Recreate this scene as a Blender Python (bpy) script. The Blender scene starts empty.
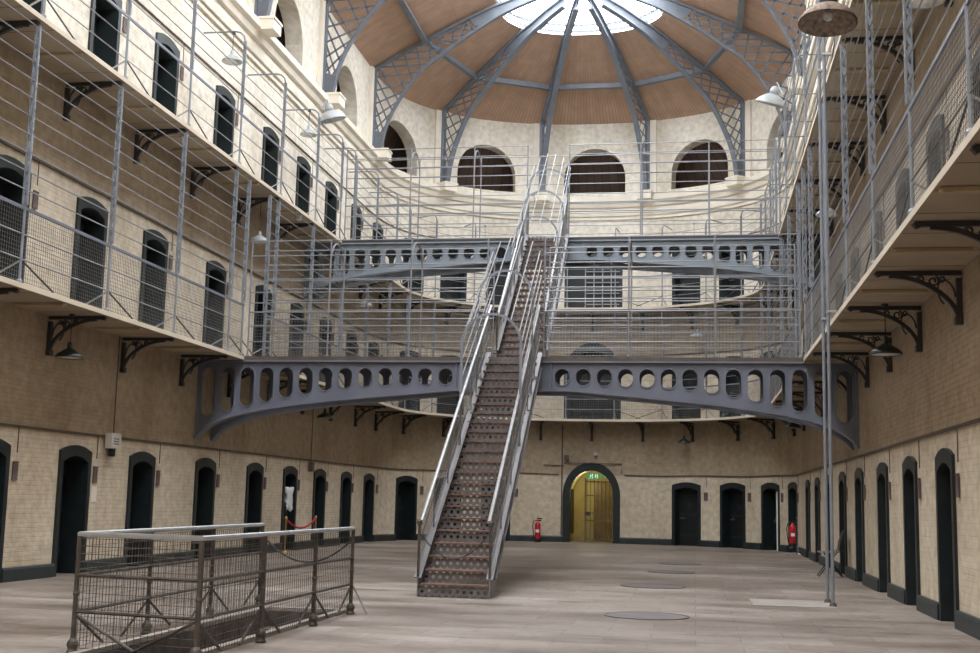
import bpy, math, random
from mathutils import Vector, Matrix
random.seed(4)
S = bpy.context.scene
COL = S.collection
PI = math.pi
# ------------------------------------------------------------------ materials
def nodes(name):
    m = bpy.data.materials.new(name); m.use_nodes = True
    nt = m.node_tree; b = nt.nodes['Principled BSDF']
    return m, nt, b
def N(nt, t, **kw):
    n = nt.nodes.new(t)
    for k, v in kw.items(): setattr(n, k, v)
    return n
def ramp(nt, stops):
    r = N(nt, 'ShaderNodeValToRGB'); e = r.color_ramp.elements
    while len(e) < len(stops): e.new(0.5)
    for q, (p, c) in zip(e, stops): q.position = p; q.color = (*c, 1)
    return r
def mixc(nt, a, b, fac, mode='MIX'):
    m = N(nt, 'ShaderNodeMix', data_type='RGBA', blend_type=mode)
    for sock, val in ((m.inputs[0], fac), (m.inputs[6], a), (m.inputs[7], b)):
        if hasattr(val, 'is_linked'): nt.links.new(val, sock)
        elif isinstance(val, (int, float)): sock.default_value = val
        else: sock.default_value = (*val, 1)
    return m.outputs[2]
def plain(name, col, rough=.5, metal=0., var=.15, scale=3., bump=0., spec=.5):
    """a painted or metal surface with a little worn variation"""
    m, nt, b = nodes(name)
    tc = N(nt, 'ShaderNodeTexCoord'); no = N(nt, 'ShaderNodeTexNoise')
    no.inputs['Scale'].default_value = scale; no.inputs['Detail'].default_value = 6
    nt.links.new(tc.outputs['Object'], no.inputs['Vector'])
    lo = tuple(c*(1-var) for c in col); hi = tuple(min(1, c*(1+var)) for c in col)
    r = ramp(nt, [(.3, lo), (.7, hi)]); nt.links.new(no.outputs['Fac'], r.inputs['Fac'])
    nt.links.new(r.outputs['Color'], b.inputs['Base Color'])
    b.inputs['Roughness'].default_value = rough; b.inputs['Metallic'].default_value = metal
    b.inputs['Specular IOR Level'].default_value = spec
    if bump:
        bp = N(nt, 'ShaderNodeBump'); bp.inputs['Strength'].default_value = bump; bp.inputs['Distance'].default_value = .02
        nt.links.new(no.outputs['Fac'], bp.inputs['Height']); nt.links.new(bp.outputs['Normal'], b.inputs['Normal'])
    return m
def wall_material():
    m, nt, b = nodes('painted_brick')
    uv = N(nt, 'ShaderNodeUVMap'); L = nt.links.new
    br = N(nt, 'ShaderNodeTexBrick'); br.inputs['Scale'].default_value = 1
    br.inputs['Brick Width'].default_value = .24; br.inputs['Row Height'].default_value = .082
    br.inputs['Mortar Size'].default_value = .006; br.inputs['Mortar Smooth'].default_value = .6
    br.inputs['Color1'].default_value = (1, 1, 1, 1); br.inputs['Color2'].default_value = (.86, .86, .86, 1); br.inputs['Mortar'].default_value = (.62, .6, .56, 1)
    L(uv.outputs[0], br.inputs['Vector'])
    n1 = N(nt, 'ShaderNodeTexNoise'); n1.inputs['Scale'].default_value = .55; n1.inputs['Detail'].default_value = 8; n1.inputs['Roughness'].default_value = .65
    n2 = N(nt, 'ShaderNodeTexNoise'); n2.inputs['Scale'].default_value = 5; n2.inputs['Detail'].default_value = 6
    mp = N(nt, 'ShaderNodeMapping'); mp.inputs['Scale'].default_value = (1, .35, 1)
    L(uv.outputs[0], mp.inputs['Vector']); L(mp.outputs[0], n1.inputs['Vector']); L(uv.outputs[0], n2.inputs['Vector'])
    sx = N(nt, 'ShaderNodeSeparateXYZ'); L(uv.outputs[0], sx.inputs[0])
    mr = N(nt, 'ShaderNodeMapRange'); mr.inputs['From Min'].default_value = 0; mr.inputs['From Max'].default_value = 18
    L(sx.outputs['Y'], mr.inputs['Value'])
    # paint zones up the wall: cream brick dado, tan plaster above the conduit with gallery shade added to its tone, paler storeys above
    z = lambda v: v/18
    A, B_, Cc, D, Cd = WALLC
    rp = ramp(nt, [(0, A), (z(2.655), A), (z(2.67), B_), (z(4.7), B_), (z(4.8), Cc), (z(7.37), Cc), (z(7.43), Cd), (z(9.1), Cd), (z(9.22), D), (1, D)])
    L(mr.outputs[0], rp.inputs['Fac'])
    stain = ramp(nt, [(.3, (.74, .69, .62)), (.5, (.97, .965, .955)), (.72, (1.12, 1.12, 1.12))]); L(n1.outputs['Fac'], stain.inputs['Fac'])
    fine = ramp(nt, [(.3, (.82, .81, .79)), (.62, (1.07, 1.07, 1.07))]); L(n2.outputs['Fac'], fine.inputs['Fac'])
    c = mixc(nt, rp.outputs['Color'], stain.outputs['Color'], 1., 'MULTIPLY')
    c = mixc(nt, c, fine.outputs['Color'], 1., 'MULTIPLY')
    c = mixc(nt, c, br.outputs['Color'], .2, 'MULTIPLY')
    L(c, b.inputs['Base Color']); b.inputs['Roughness'].default_value = .75; b.inputs['Specular IOR Level'].default_value = .25
    bw = N(nt, 'ShaderNodeRGBToBW'); L(br.outputs['Color'], bw.inputs[0])
    ad = N(nt, 'ShaderNodeMath', operation='ADD'); L(bw.outputs[0], ad.inputs[0]); L(n2.outputs['Fac'], ad.inputs[1])
    bp = N(nt, 'ShaderNodeBump'); bp.inputs['Strength'].default_value = .8; bp.inputs['Distance'].default_value = .025
    L(ad.outputs[0], bp.inputs['Height']); L(bp.outputs['Normal'], b.inputs['Normal'])
    return m
def floor_material():
    m, nt, b = nodes('stone_flags'); L = nt.links.new
    tc = N(nt, 'ShaderNodeTexCoord')
    br = N(nt, 'ShaderNodeTexBrick'); br.inputs['Scale'].default_value = 1
    br.inputs['Brick Width'].default_value = 1.05; br.inputs['Row Height'].default_value = .62
    br.inputs['Mortar Size'].default_value = .008; br.inputs['Mortar Smooth'].default_value = .3; br.inputs['Bias'].default_value = .1
    br.inputs['Color1'].default_value = (.208, .172, .142, 1); br.inputs['Color2'].default_value = (.272, .238, .208, 1); br.inputs['Mortar'].default_value = (.16, .132, .118, 1)
    L(tc.outputs['Object'], br.inputs['Vector'])
    n1 = N(nt, 'ShaderNodeTexNoise'); n1.inputs['Scale'].default_value = .9; n1.inputs['Detail'].default_value = 8; n1.inputs['Roughness'].default_value = .7
    mp = N(nt, 'ShaderNodeMapping'); mp.inputs['Scale'].default_value = (.5, 1.5, 1); L(tc.outputs['Object'], mp.inputs[0]); L(mp.outputs[0], n1.inputs['Vector'])
    st = ramp(nt, [(.32, (.48, .40, .35)), (.47, (.92, .885, .85)), (.68, (1.32, 1.34, 1.36))]); L(n1.outputs['Fac'], st.inputs['Fac'])
    n2 = N(nt, 'ShaderNodeTexNoise'); n2.inputs['Scale'].default_value = 9; n2.inputs['Detail'].default_value = 5; L(tc.outputs['Object'], n2.inputs['Vector'])
    s2 = ramp(nt, [(.3, (.85, .84, .83)), (.65, (1.06, 1.06, 1.06))]); L(n2.outputs['Fac'], s2.inputs['Fac'])
    n3 = N(nt, 'ShaderNodeTexNoise'); n3.inputs['Scale'].default_value = .22; n3.inputs['Detail'].default_value = 4; L(mp.outputs[0], n3.inputs['Vector'])
    s3 = ramp(nt, [(.38, (.72, .68, .66)), (.62, (1.12, 1.13, 1.15))]); L(n3.outputs['Fac'], s3.inputs['Fac'])
    c = mixc(nt, br.outputs['Color'], st.outputs['Color'], 1., 'MULTIPLY'); c = mixc(nt, c, s3.outputs['Color'], 1., 'MULTIPLY'); c = mixc(nt, c, s2.outputs['Color'], 1., 'MULTIPLY')
    L(c, b.inputs['Base Color'])
    rr = ramp(nt, [(.3, (.42,)*3), (.7, (.62,)*3)]); L(n1.outputs['Fac'], rr.inputs['Fac']); L(rr.outputs['Color'], b.inputs['Roughness'])
    bp = N(nt, 'ShaderNodeBump'); bp.inputs['Strength'].default_value = .35; bp.inputs['Distance'].default_value = .012
    bw = N(nt, 'ShaderNodeRGBToBW'); L(br.outputs['Color'], bw.inputs[0]); L(bw.outputs[0], bp.inputs['Height']); L(bp.outputs['Normal'], b.inputs['Normal'])
    return m
def plank_material(name, c1, c2, line, width=.14):
    m, nt, b = nodes(name); L = nt.links.new
    uv = N(nt, 'ShaderNodeUVMap')
    mp = N(nt, 'ShaderNodeMapping'); mp.inputs['Rotation'].default_value = (0, 0, PI/2); L(uv.outputs[0], mp.inputs[0])
    br = N(nt, 'ShaderNodeTexBrick'); br.inputs['Scale'].default_value = 1; br.inputs['Brick Width'].default_value = 6; br.inputs['Row Height'].default_value = width
    br.inputs['Mortar Size'].default_value = .012; br.inputs['Mortar Smooth'].default_value = .4
    br.inputs['Color1'].default_value = (*c1, 1); br.inputs['Color2'].default_value = (*c2, 1); br.inputs['Mortar'].default_value = (*line, 1)
    L(mp.outputs[0], br.inputs['Vector'])
    no = N(nt, 'ShaderNodeTexNoise'); no.inputs['Scale'].default_value = 2; no.inputs['Detail'].default_value = 5; L(uv.outputs[0], no.inputs['Vector'])
    r = ramp(nt, [(.3, (.86,)*3), (.7, (1.08,)*3)]); L(no.outputs['Fac'], r.inputs['Fac'])
    c = mixc(nt, br.outputs['Color'], r.outputs['Color'], 1., 'MULTIPLY'); L(c, b.inputs['Base Color'])
    b.inputs['Roughness'].default_value = .7
    return m
def emissive(name, col, k):
    m, nt, b = nodes(name); b.inputs['Base Color'].default_value = (*col, 1)
    b.inputs['Emission Color'].default_value = (*col, 1); b.inputs['Emission Strength'].default_value = k
    return m
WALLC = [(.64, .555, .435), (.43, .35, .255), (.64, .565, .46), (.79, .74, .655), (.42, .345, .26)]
M = {}
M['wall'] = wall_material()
M['floor'] = floor_material()
M['planks'] = plank_material('ceiling_boards', (.50, .335, .24), (.46, .30, .21), (.30, .185, .135))
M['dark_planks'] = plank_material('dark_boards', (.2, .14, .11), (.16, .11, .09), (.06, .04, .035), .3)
M['plinth'] = plain('dark_green_paint', (.02, .027, .028), .5, var=.3)
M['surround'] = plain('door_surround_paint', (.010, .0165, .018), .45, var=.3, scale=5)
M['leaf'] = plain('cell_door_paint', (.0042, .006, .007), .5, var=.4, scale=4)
M['cornice'] = plain('cream_stone', (.76, .70, .60), .8, var=.1, scale=1.5, bump=.2)
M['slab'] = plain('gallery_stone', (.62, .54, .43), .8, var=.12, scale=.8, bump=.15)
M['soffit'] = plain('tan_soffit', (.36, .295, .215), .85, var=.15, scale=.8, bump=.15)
M['deck'] = plain('brown_deck_board', (.10, .075, .062), .6, var=.25)
M['batten'] = plain('tan_timber', (.40, .31, .20), .7, var=.15)
M['iron'] = plain('dark_iron_paint', (.033, .031, .033), .5, var=.3)
M['girder'] = plain('grey_girder_paint', (.155, .168, .215), .45, var=.12, scale=1.2)
M['girder_pale'] = plain('pale_girder_paint', (.21, .245, .29), .45, var=.1, scale=1.2)
M['rib'] = plain('blue_grey_rib_paint', (.145, .165, .198), .45, var=.12)
M['post'] = plain('blue_grey_post_paint', (.22, .24, .275), .45, var=.15)
M['rod'] = plain('grey_rod_paint', (.26, .265, .28), .42, var=.12, metal=.2)
M['galv'] = plain('worn_bright_steel', (.46, .47, .49), .4, metal=.5, var=.15, scale=6)
M['wire'] = plain('wire_grey', (.17, .165, .165), .5, metal=.3, var=.2)
M['rail_iron'] = plain('worn_rail_iron', (.115, .10, .09), .5, metal=.4, var=.35, scale=8)
M['stringer'] = plain('stair_steel', (.20, .195, .21), .5, metal=.0, var=.14, scale=2)
M['tread'] = plain('worn_brown_tread', (.175, .105, .08), .5, var=.4, scale=7)
M['riser'] = plain('riser_plate', (.155, .145, .147), .5, var=.2, scale=5)
M['plaque'] = plain('plaque_wood', (.12, .082, .078), .6, var=.3)
M['lamp_dark'] = plain('dark_green_enamel', (.016, .028, .026), .3, var=.2)
M['lamp_grey'] = plain('grey_enamel', (.42, .45, .46), .4, var=.15)
M['lamp_white'] = plain('white_enamel', (.78, .78, .76), .35, var=.06)
M['rust'] = plain('rusty_shade_inside', (.23, .17, .13), .7, var=.5, scale=14)
M['cable'] = plain('black_cable', (.02, .017, .015), .6)
M['conduit'] = plain('brown_conduit', (.085, .06, .045), .55, var=.3)
M['red'] = plain('extinguisher_red', (.48, .015, .02), .3, var=.1)
M['black'] = plain('black_plastic', (.012, .012, .013), .4)
M['rope'] = plain('red_rope', (.42, .02, .03), .7, var=.2)
M['brass'] = plain('brass', (.42, .30, .12), .35, metal=.8)
M['chrome'] = plain('chrome', (.75, .75, .76), .2, metal=.9)
M['white'] = plain('white_cloth', (.78, .78, .80), .8, var=.05)
M['box'] = plain('grey_plastic_box', (.52, .49, .44), .5, var=.08)
M['paper'] = plain('paper', (.72, .67, .58), .8, var=.05)
M['cover'] = plain('floor_plate_iron', (.155, .13, .135), .5, var=.2, metal=.2)
M['patch'] = plain('pale_stone_slab', (.32, .285, .25), .65, var=.1)
M['yellow'] = plain('yellow_wall', (.5, .43, .2), .7, var=.15, scale=2, bump=.1)
M['gate'] = plain('yellow_brown_gate', (.16, .115, .045), .5, var=.25)
M['pit'] = plain('pit_stone', (.11, .09, .08), .8, var=.4, scale=5, bump=.6)
M['green'] = emissive('exit_sign_green', (.02, .36, .14), .4)
M['signwhite'] = emissive('exit_sign_white', (.85, 1., .88), .6)
M['bulb'] = plain('clear_glass_cover', (.55, .55, .55), .15, var=.3, scale=20)
gm, nt, b = nodes('sky_glass'); nt.nodes.remove(b)
tr = N(nt, 'ShaderNodeBsdfTransparent'); tr.inputs[0].default_value = (.95, .96, .97, 1)
gl = N(nt, 'ShaderNodeBsdfGlossy'); gl.inputs['Roughness'].default_value = .05
mx = N(nt, 'ShaderNodeMixShader'); mx.inputs[0].default_value = .06
nt.links.new(tr.outputs[0], mx.inputs[1]); nt.links.new(gl.outputs[0], mx.inputs[2]); nt.links.new(mx.outputs[0], nt.nodes['Material Output'].inputs[0])
M['glass'] = gm
# ------------------------------------------------------------------ mesh builder
ORG = {}
class MB:
    def __init__(s): s.v = []; s.f = []; s.uv = []
    def face(s, pts, uv=None):
        b = len(s.v); s.v += [tuple(p) for p in pts]; s.f.append(tuple(range(b, b+len(pts)))); s.uv.append(uv)
    def grid(s, rows, closed=False, uv=None):
        """rows: lists of points, shared vertices"""
        b = len(s.v); n = len(rows[0])
        for r in rows: s.v += [tuple(p) for p in r]
        for i in range(len(rows)-1):
            for j in range(n if closed else n-1):
                k = (j+1) % n
                s.f.append((b+i*n+j, b+i*n+k, b+(i+1)*n+k, b+(i+1)*n+j))
                s.uv.append([uv[i][j], uv[i][k], uv[i+1][k], uv[i+1][j]] if uv else None)
        return b
    def box(s, x0, x1, y0, y1, z0, z1):
        s.obox(Vector(((x0+x1)/2, (y0+y1)/2, (z0+z1)/2)), Vector((1, 0, 0)), Vector((0, 1, 0)), Vector((0, 0, 1)), abs(x1-x0)/2, abs(y1-y0)/2, abs(z1-z0)/2)
    def obox(s, c, a, b_, d, ha, hb, hd):
        c = Vector(c); b = len(s.v)
        for i in (-1, 1):
            for j in (-1, 1):
                for k in (-1, 1): s.v.append(tuple(c+a*(ha*i)+b_*(hb*j)+d*(hd*k)))
        for q in ((0, 1, 3, 2), (4, 6, 7, 5), (0, 4, 5, 1), (2, 3, 7, 6), (0, 2, 6, 4), (1, 5, 7, 3)):
            s.f.append(tuple(b+i for i in q)); s.uv.append(None)
    def bar(s, p, q, w, h, up=(0, 0, 1)):
        """a square bar from p to q; w across, h along up"""
        p = Vector(p); q = Vector(q); d = q-p; L = d.length
        if L < 1e-6: return
        d /= L; u = Vector(up)
        if abs(d.dot(u)) > .98: u = Vector((0, 1, 0)) if abs(d.y) < .9 else Vector((1, 0, 0))
        a = d.cross(u).normalized(); u = a.cross(d)
        s.obox((p+q)/2, d, a, u, L/2, w/2, h/2)
    def path(s, pts, w, h, up=(0, 0, 1), closed=False):
        """a flat bar of section w (sideways) by h (along up) swept along pts"""
        pts = [Vector(p) for p in pts]; rows = []; n = len(pts)
        for i, p in enumerate(pts):
            d = (pts[min(i+1, n-1)]-pts[max(i-1, 0)]).normalized(); u = Vector(up)
            a = d.cross(u)
            a = a.normalized() if a.length > 1e-4 else Vector((1, 0, 0)); u = a.cross(d)
            rows.append([p+a*w/2+u*h/2, p-a*w/2+u*h/2, p-a*w/2-u*h/2, p+a*w/2-u*h/2])
        b = s.grid(rows, True)
        s.f += [(b+3, b+2, b+1, b), tuple(b+4*(n-1)+i for i in range(4))]; s.uv += [None, None]
    def tube(s, pts, r, n=6, r1=None):
        pts = [Vector(p) for p in pts]; rows = []; m = len(pts); ref = None
        for i, p in enumerate(pts):
            d = (pts[min(i+1, m-1)]-pts[max(i-1, 0)]).normalized()
            if ref is None: ref = Vector((0, 0, 1)) if abs(d.z) < .9 else Vector((0, 1, 0))
            a = d.cross(ref).normalized(); c = a.cross(d).normalized(); ref = c
            rr = r if r1 is None else r+(r1-r)*i/(m-1)
            rows.append([p+a*(rr*math.cos(2*PI*k/n))+c*(rr*math.sin(2*PI*k/n)) for k in range(n)])
        b = s.grid(rows, True)
        s.f += [tuple(b+i for i in reversed(range(n))), tuple(b+n*(m-1)+i for i in range(n))]; s.uv += [None, None]
    def lathe(s, c, prof, n=16, cap=True, axis=None):
        c = Vector(c); rows = []
        ax = Vector(axis).normalized() if axis else Vector((0, 0, 1))
        a = ax.orthogonal().normalized(); b2 = ax.cross(a)
        for r, z in prof: rows.append([c+ax*z+a*(r*math.cos(2*PI*k/n))+b2*(r*math.sin(2*PI*k/n)) for k in range(n)])
        b = s.grid(rows, True)
        if cap:
            s.f += [tuple(b+i for i in reversed(range(n))), tuple(b+n*(len(rows)-1)+i for i in range(n))]; s.uv += [None, None]
    def prism(s, poly, A, B_):
        """extrude: A(p2)->front point, B_(p2)->back point"""
        n = len(poly); b = len(s.v)
        s.v += [tuple(A(p)) for p in poly]+[tuple(B_(p)) for p in poly]
        s.f += [tuple(b+i for i in range(n)), tuple(b+n+i for i in reversed(range(n)))]; s.uv += [None, None]
        for i in range(n):
            j = (i+1) % n; s.f.append((b+i, b+n+i, b+n+j, b+j)); s.uv.append(None)
    def ring(s, outer, inner, A, B_, sides=True):
        """plate between two outlines with the same number of points, with thickness"""
        n = len(outer); b = len(s.v)
        for F in (A, B_): s.v += [tuple(F(p)) for p in outer]+[tuple(F(p)) for p in inner]
        for i in range(n):
            j = (i+1) % n
            q = [(b+i, b+j, b+n+j, b+n+i), (b+2*n+j, b+2*n+i, b+3*n+i, b+3*n+j), (b+n+i, b+n+j, b+3*n+j, b+3*n+i)]
            if sides: q.append((b+j, b+i, b+2*n+i, b+2*n+j))
            s.f += q; s.uv += [None]*len(q)
    def build(s, name, mat, parent=None, smooth=False, label=None, kind=None):
        o_ = ORG.get(parent.name, Vector()) if parent else Vector()
        me = bpy.data.meshes.new(name)
        me.from_pydata([(v[0]-o_.x, v[1]-o_.y, v[2]-o_.z) for v in s.v], [], s.f)
        if any(s.uv):
            ul = me.uv_layers.new(name='UVMap').data; k = 0
            for f, u in zip(s.f, s.uv):
                for i in range(len(f)):
                    if u: ul[k].uv = u[i]
                    k += 1
        if smooth:
            me.polygons.foreach_set('use_smooth', [True]*len(me.polygons))
        me.materials.append(M[mat] if isinstance(mat, str) else mat)
        o = bpy.data.objects.new(name, me); COL.objects.link(o)
        if parent: o.parent = parent; ORG[o.name] = o_
        if label: o['label'] = label
        if kind: o['kind'] = kind
        return o
def tag(o, label, cat, group=None, kind=None):
    o['label'] = label; o['category'] = cat
    if group: o['group'] = group
    if kind: o['kind'] = kind
    return o
def thing(name, label, cat, loc=(0, 0, 0), rotz=0, group=None, kind=None):
    o = bpy.data.objects.new(name, None); COL.objects.link(o); o.location = loc; o.rotation_euler = (0, 0, rotz)
    o.empty_display_size = .1
    ORG[o.name] = Vector(loc) if rotz == 0 else Vector()
    return tag(o, label, cat, group, kind)
KIDS = {}
def kids(o): return [c for c in COL.objects if c.parent == o]
def protos(o):
    if o.name not in KIDS: KIDS[o.name] = [(c, kids(c)) for c in kids(o)]
    return KIDS[o.name]
USED = set()
def put(proto, loc, rotz, label, group=None, name=None):
    """place the prototype the first time, a copy of it and of its parts after that"""
    if proto.name not in USED:
        protos(proto); USED.add(proto.name); r = proto
    else:
        r = proto.copy(); COL.objects.link(r)
        for c, gs in protos(proto):
            d = c.copy(); COL.objects.link(d); d.parent = r
            for g in gs:
                h = g.copy(); COL.objects.link(h); h.parent = d
    if name: r.name = name
    r.location = loc; r.rotation_euler = (0, 0, rotz); r['label'] = label
    if group: r['group'] = group
    return r
ORD = ['first', 'second', 'third', 'fourth', 'fifth', 'sixth', 'seventh', 'eighth', 'ninth', 'tenth', 'eleventh', 'twelfth', 'thirteenth', 'fourteenth', 'fifteenth', 'sixteenth']
# ------------------------------------------------------------------ plan of the hall
XC, HW, YA, BD, EXP = -4.06, 7.54, 42.8, 6.5, 2.2
YF = -6.0                                   # end wall behind the viewer
YB1, YB2, BW = 27.5, 35.1, 1.15            # footbridges
Z1, Z2, ZC, ZS = 4.79, 9.20, 14.0, 17.06    # gallery floors, cornice top, roof springing
GW = 1.145                                  # gallery width
def make_plan(inset, n=400):
    a, b = HW-inset, BD-inset
    pts = []
    for i in range(n+1):
        t = PI-PI*i/n; c, s_ = math.cos(t), math.sin(t)
        pts.append((XC+math.copysign(abs(c)**(2/EXP), c)*a, YA+abs(s_)**(2/EXP)*b))
    acc = [0]
    for p, q in zip(pts, pts[1:]): acc.append(acc[-1]+math.dist(p, q))
    return pts, acc
PLANS = {}
def plan(u, inset=0.):
    """u<0: left side (distance before the curve), 0..arc: the curve, beyond: right side. Returns (x, y, nx, ny), n pointing into the hall"""
    if inset not in PLANS: PLANS[inset] = make_plan(inset)
    pts, acc = PLANS[inset]; A = acc[-1]
    if u <= 0: return XC-HW+inset, YA+u, 1., 0.
    if u >= A: return XC+HW-inset, YA-(u-A), -1., 0.
    import bisect
    i = min(max(bisect.bisect(acc, u)-1, 0), len(pts)-2); t = (u-acc[i])/max(1e-9, acc[i+1]-acc[i])
    x = pts[i][0]+(pts[i+1][0]-pts[i][0])*t; y = pts[i][1]+(pts[i+1][1]-pts[i][1])*t
    j0, j1 = max(i-3, 0), min(i+4, len(pts)-1)
    dx, dy = pts[j1][0]-pts[j0][0], pts[j1][1]-pts[j0][1]; l = math.hypot(dx, dy)
    return x, y, dy/l, -dx/l
def arc(inset=0.): plan(0, inset); return PLANS[inset][1][-1]
A0 = arc()
def uL(y): return y-YA
def uR(y, inset=0.): return arc(inset)+(YA-y)
def u_at_dx(dx, inset=0.):
    pts, acc = PLANS[inset] if inset in PLANS else (plan(0, inset), PLANS[inset])[1]
    return min(range(len(pts)), key=lambda i: abs(pts[i][0]-XC-dx)) and acc[min(range(len(pts)), key=lambda i: abs(pts[i][0]-XC-dx))]
def u_range(u0, u1, inset=0., step=.35):
    """samples: sparse on the straight sides, dense on the curve"""
    A = arc(inset); out = [u0]
    marks = sorted({m for m in [0, A] if u0 < m < u1})
    n = max(1, int((min(u1, A)-max(u0, 0))/step)) if min(u1, A) > max(u0, 0) else 0
    lo, hi = max(u0, 0), min(u1, A)
    for i in range(n+1):
        if n: out.append(lo+(hi-lo)*i/n)
    out += marks+[u1]
    out = sorted(out); res = [out[0]]
    for q in out[1:]:
        if q-res[-1] > 1e-4: res.append(q)
    return res
def rot_of(nx, ny): return math.atan2(ny, nx)-PI/2
# ------------------------------------------------------------------ openings
YL = [12.9, 15.95, 18.98, 21.89, 24.78, 28.25, 31.65, 34.58, 37.46, 40.47, 43.3]
YR = [8.9, 12.1, 15.2, 18.23, 21.13, 24.15, 27.53, 30.6, 33.7, 36.8, 39.9]
DOORS = [(uL(y) if y < YA else .55) for y in YL]
CURVE = [u_at_dx(d) for d in (-6.76, -5.45, -3.72, 3.72, 5.45, 6.76)]
RC = [u_at_dx(7.42)]
RIGHT = [uR(y) for y in YR]
CELL_U = DOORS+CURVE+RC+RIGHT[::-1]
OPW = .53
def door_arch(t):           # t -1..1 across the opening
    return 2.10+.13*(1-t*t)
U_MID = u_at_dx(0.)
RIBS_Y = [29.75, 35.85, 41.95]
RIB_U = [uL(y) for y in RIBS_Y]+[u_at_dx(d) for d in (-6., -2.2, 2.2, 6.)]+[uR(y) for y in RIBS_Y[::-1]]
LUN = [uL(y) for y in (20.6, 26.7, 32.8, 38.87)]+[(RIB_U[2]+RIB_U[3])/2+.25]+[(RIB_U[3]+RIB_U[4])/2-.14, (RIB_U[4]+RIB_U[5])/2, (RIB_U[5]+RIB_U[6])/2+.05]+[(RIB_U[6]+RIB_U[7])/2-.25]+[uR(y) for y in (38.87, 32.8, 26.7, 20.6)]
LR = 1.26
def lun_arch(t): return 14.75+LR*math.sqrt(max(0, 1-t*t))
def big_arch(t): return 1.85+1.08*math.sqrt(max(0, 1-t*t))
def build_wall(name, ua, ub):
    mb = MB()
    levels = [(0, 4.74, [(u, OPW, 0, door_arch) for u in CELL_U]+[(U_MID, 1.0, 0, big_arch)]),
              (4.74, 9.15, [(u, OPW, Z1, lambda t: Z1+door_arch(t)) for u in CELL_U]+[(U_MID, 1.0, Z1, lambda t: Z1+big_arch(t))]),
              (9.15, ZC, [(u, OPW, Z2, lambda t: Z2+door_arch(t)) for u in CELL_U]+[(U_MID, 1.15, Z2, lambda t: Z2+2.3)]),
              (ZC, ZS, [(u, LR, 14.12, lun_arch) for u in LUN])]
    for z0, z1, ops in levels:
        ops = sorted(o for o in ops if ua < o[0] < ub)
        cur = ua; spans = []
        for o in ops: spans.append((cur, o[0]-o[1], None)); spans.append((o[0]-o[1], o[0]+o[1], o)); cur = o[0]+o[1]
        spans.append((cur, ub, None))
        for a, b, o in spans:
            if b-a < 1e-4: continue
            if o is None:
                us = u_range(a, b, 0., .12)
                P = [plan(u) for u in us]
                mb.grid([[(p[0], p[1], z0) for p in P], [(p[0], p[1], z1) for p in P]], uv=[[(u, z0) for u in us], [(u, z1) for u in us]])
            else:
                K = 16; us = [a+(b-a)*(.5-.5*math.cos(PI*i/K)) for i in range(K+1)]
                P = [plan(u) for u in us]
                Z = [o[3]((u-o[0])/o[1]) for u in us]
                mb.grid([[(p[0], p[1], z) for p, z in zip(P, Z)], [(p[0], p[1], z1) for p in P]], uv=[list(zip(us, Z)), [(u, z1) for u in us]])
                zs = o[2]
                if zs > z0+.01:
                    mb.grid([[(p[0], p[1], z0) for p in P], [(p[0], p[1], zs) for p in P]], uv=[[(u, z0) for u in us], [(u, zs) for u in us]])
                if z0 == ZC:                     # deep splay-less jambs and sill of the lunettes
                    D = .55; ba = lambda p, z: (p[0]-p[2]*D, p[1]-p[3]*D, z)
                    F = [(P[0][0], P[0][1], zs)]+[(p[0], p[1], z) for p, z in zip(P, Z)]+[(P[-1][0], P[-1][1], zs)]
                    B2 = [ba(P[0], zs)]+[ba(p, z) for p, z in zip(P, Z)]+[ba(P[-1], zs)]
                    uu = [us[0]]+us+[us[-1]]; zz = [zs]+Z+[zs]
                    mb.grid([F, B2], uv=[list(zip(uu, zz)), [(u+.5, z+.05) for u, z in zip(uu, zz)]])
                    mb.grid([[(p[0], p[1], zs) for p in P], [ba(p, zs) for p in P]], uv=[[(u, 15) for u in us], [(u, 15.5) for u in us]])
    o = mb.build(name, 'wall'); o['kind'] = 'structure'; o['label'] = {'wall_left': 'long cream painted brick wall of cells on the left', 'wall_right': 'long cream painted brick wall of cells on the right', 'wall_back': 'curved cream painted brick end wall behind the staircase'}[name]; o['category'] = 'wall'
    return o
def setting(o, label, cat):
    o['kind'] = 'structure'; o['label'] = label; o['category'] = cat; return o
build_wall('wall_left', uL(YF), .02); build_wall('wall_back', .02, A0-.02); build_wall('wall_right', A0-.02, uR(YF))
mb = MB(); mb.grid([[(XC-HW, YF, 0), (XC+HW, YF, 0)], [(XC-HW, YF, ZS), (XC+HW, YF, ZS)], [(XC-2.7, YF, 19.5), (XC+2.7, YF, 19.5)], [(XC, YF, 20.6), (XC+.01, YF, 20.6)]], uv=[[(0, 0), (15, 0)], [(0, 17), (15, 17)], [(5, 17.5), (10, 17.5)], [(7, 17.8), (8, 17.8)]])
setting(mb.build('wall_front', 'wall'), 'plain end wall opposite the curved end', 'wall')
# floor with the stairwell opening
PX0, PX1, PY0, PY1 = -5.72, -4.76, 10.6, 16.5
mb = MB()
for x0, x1, y0, y1 in ((XC-HW-1, PX0, YF, 53), (PX1, XC+HW+1, YF, 53), (PX0, PX1, YF, PY0), (PX0, PX1, PY1, 53)):
    mb.face([(x0, y0, 0), (x1, y0, 0), (x1, y1, 0), (x0, y1, 0)])
setting(mb.build('floor', 'floor'), 'worn brown grey stone flag floor of the hall', 'floor')
mb = MB()
mb.box(PX0-.15, PX0, PY0, PY1, -2.6, -.003); mb.box(PX1, PX1+.15, PY0, PY1, -2.6, -.003); mb.box(PX0-.15, PX1+.15, PY0-.15, PY0, -2.6, -.003); mb.box(PX0-.15, PX1+.15, PY1, PY1+.15, -2.6, -.003); mb.box(PX0-.15, PX1+.15, PY0-.15, PY1+.15, -2.7, -2.6)
setting(mb.build('wall_pit', 'pit'), 'dark stone lining of the sunken stairwell', 'wall')
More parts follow.
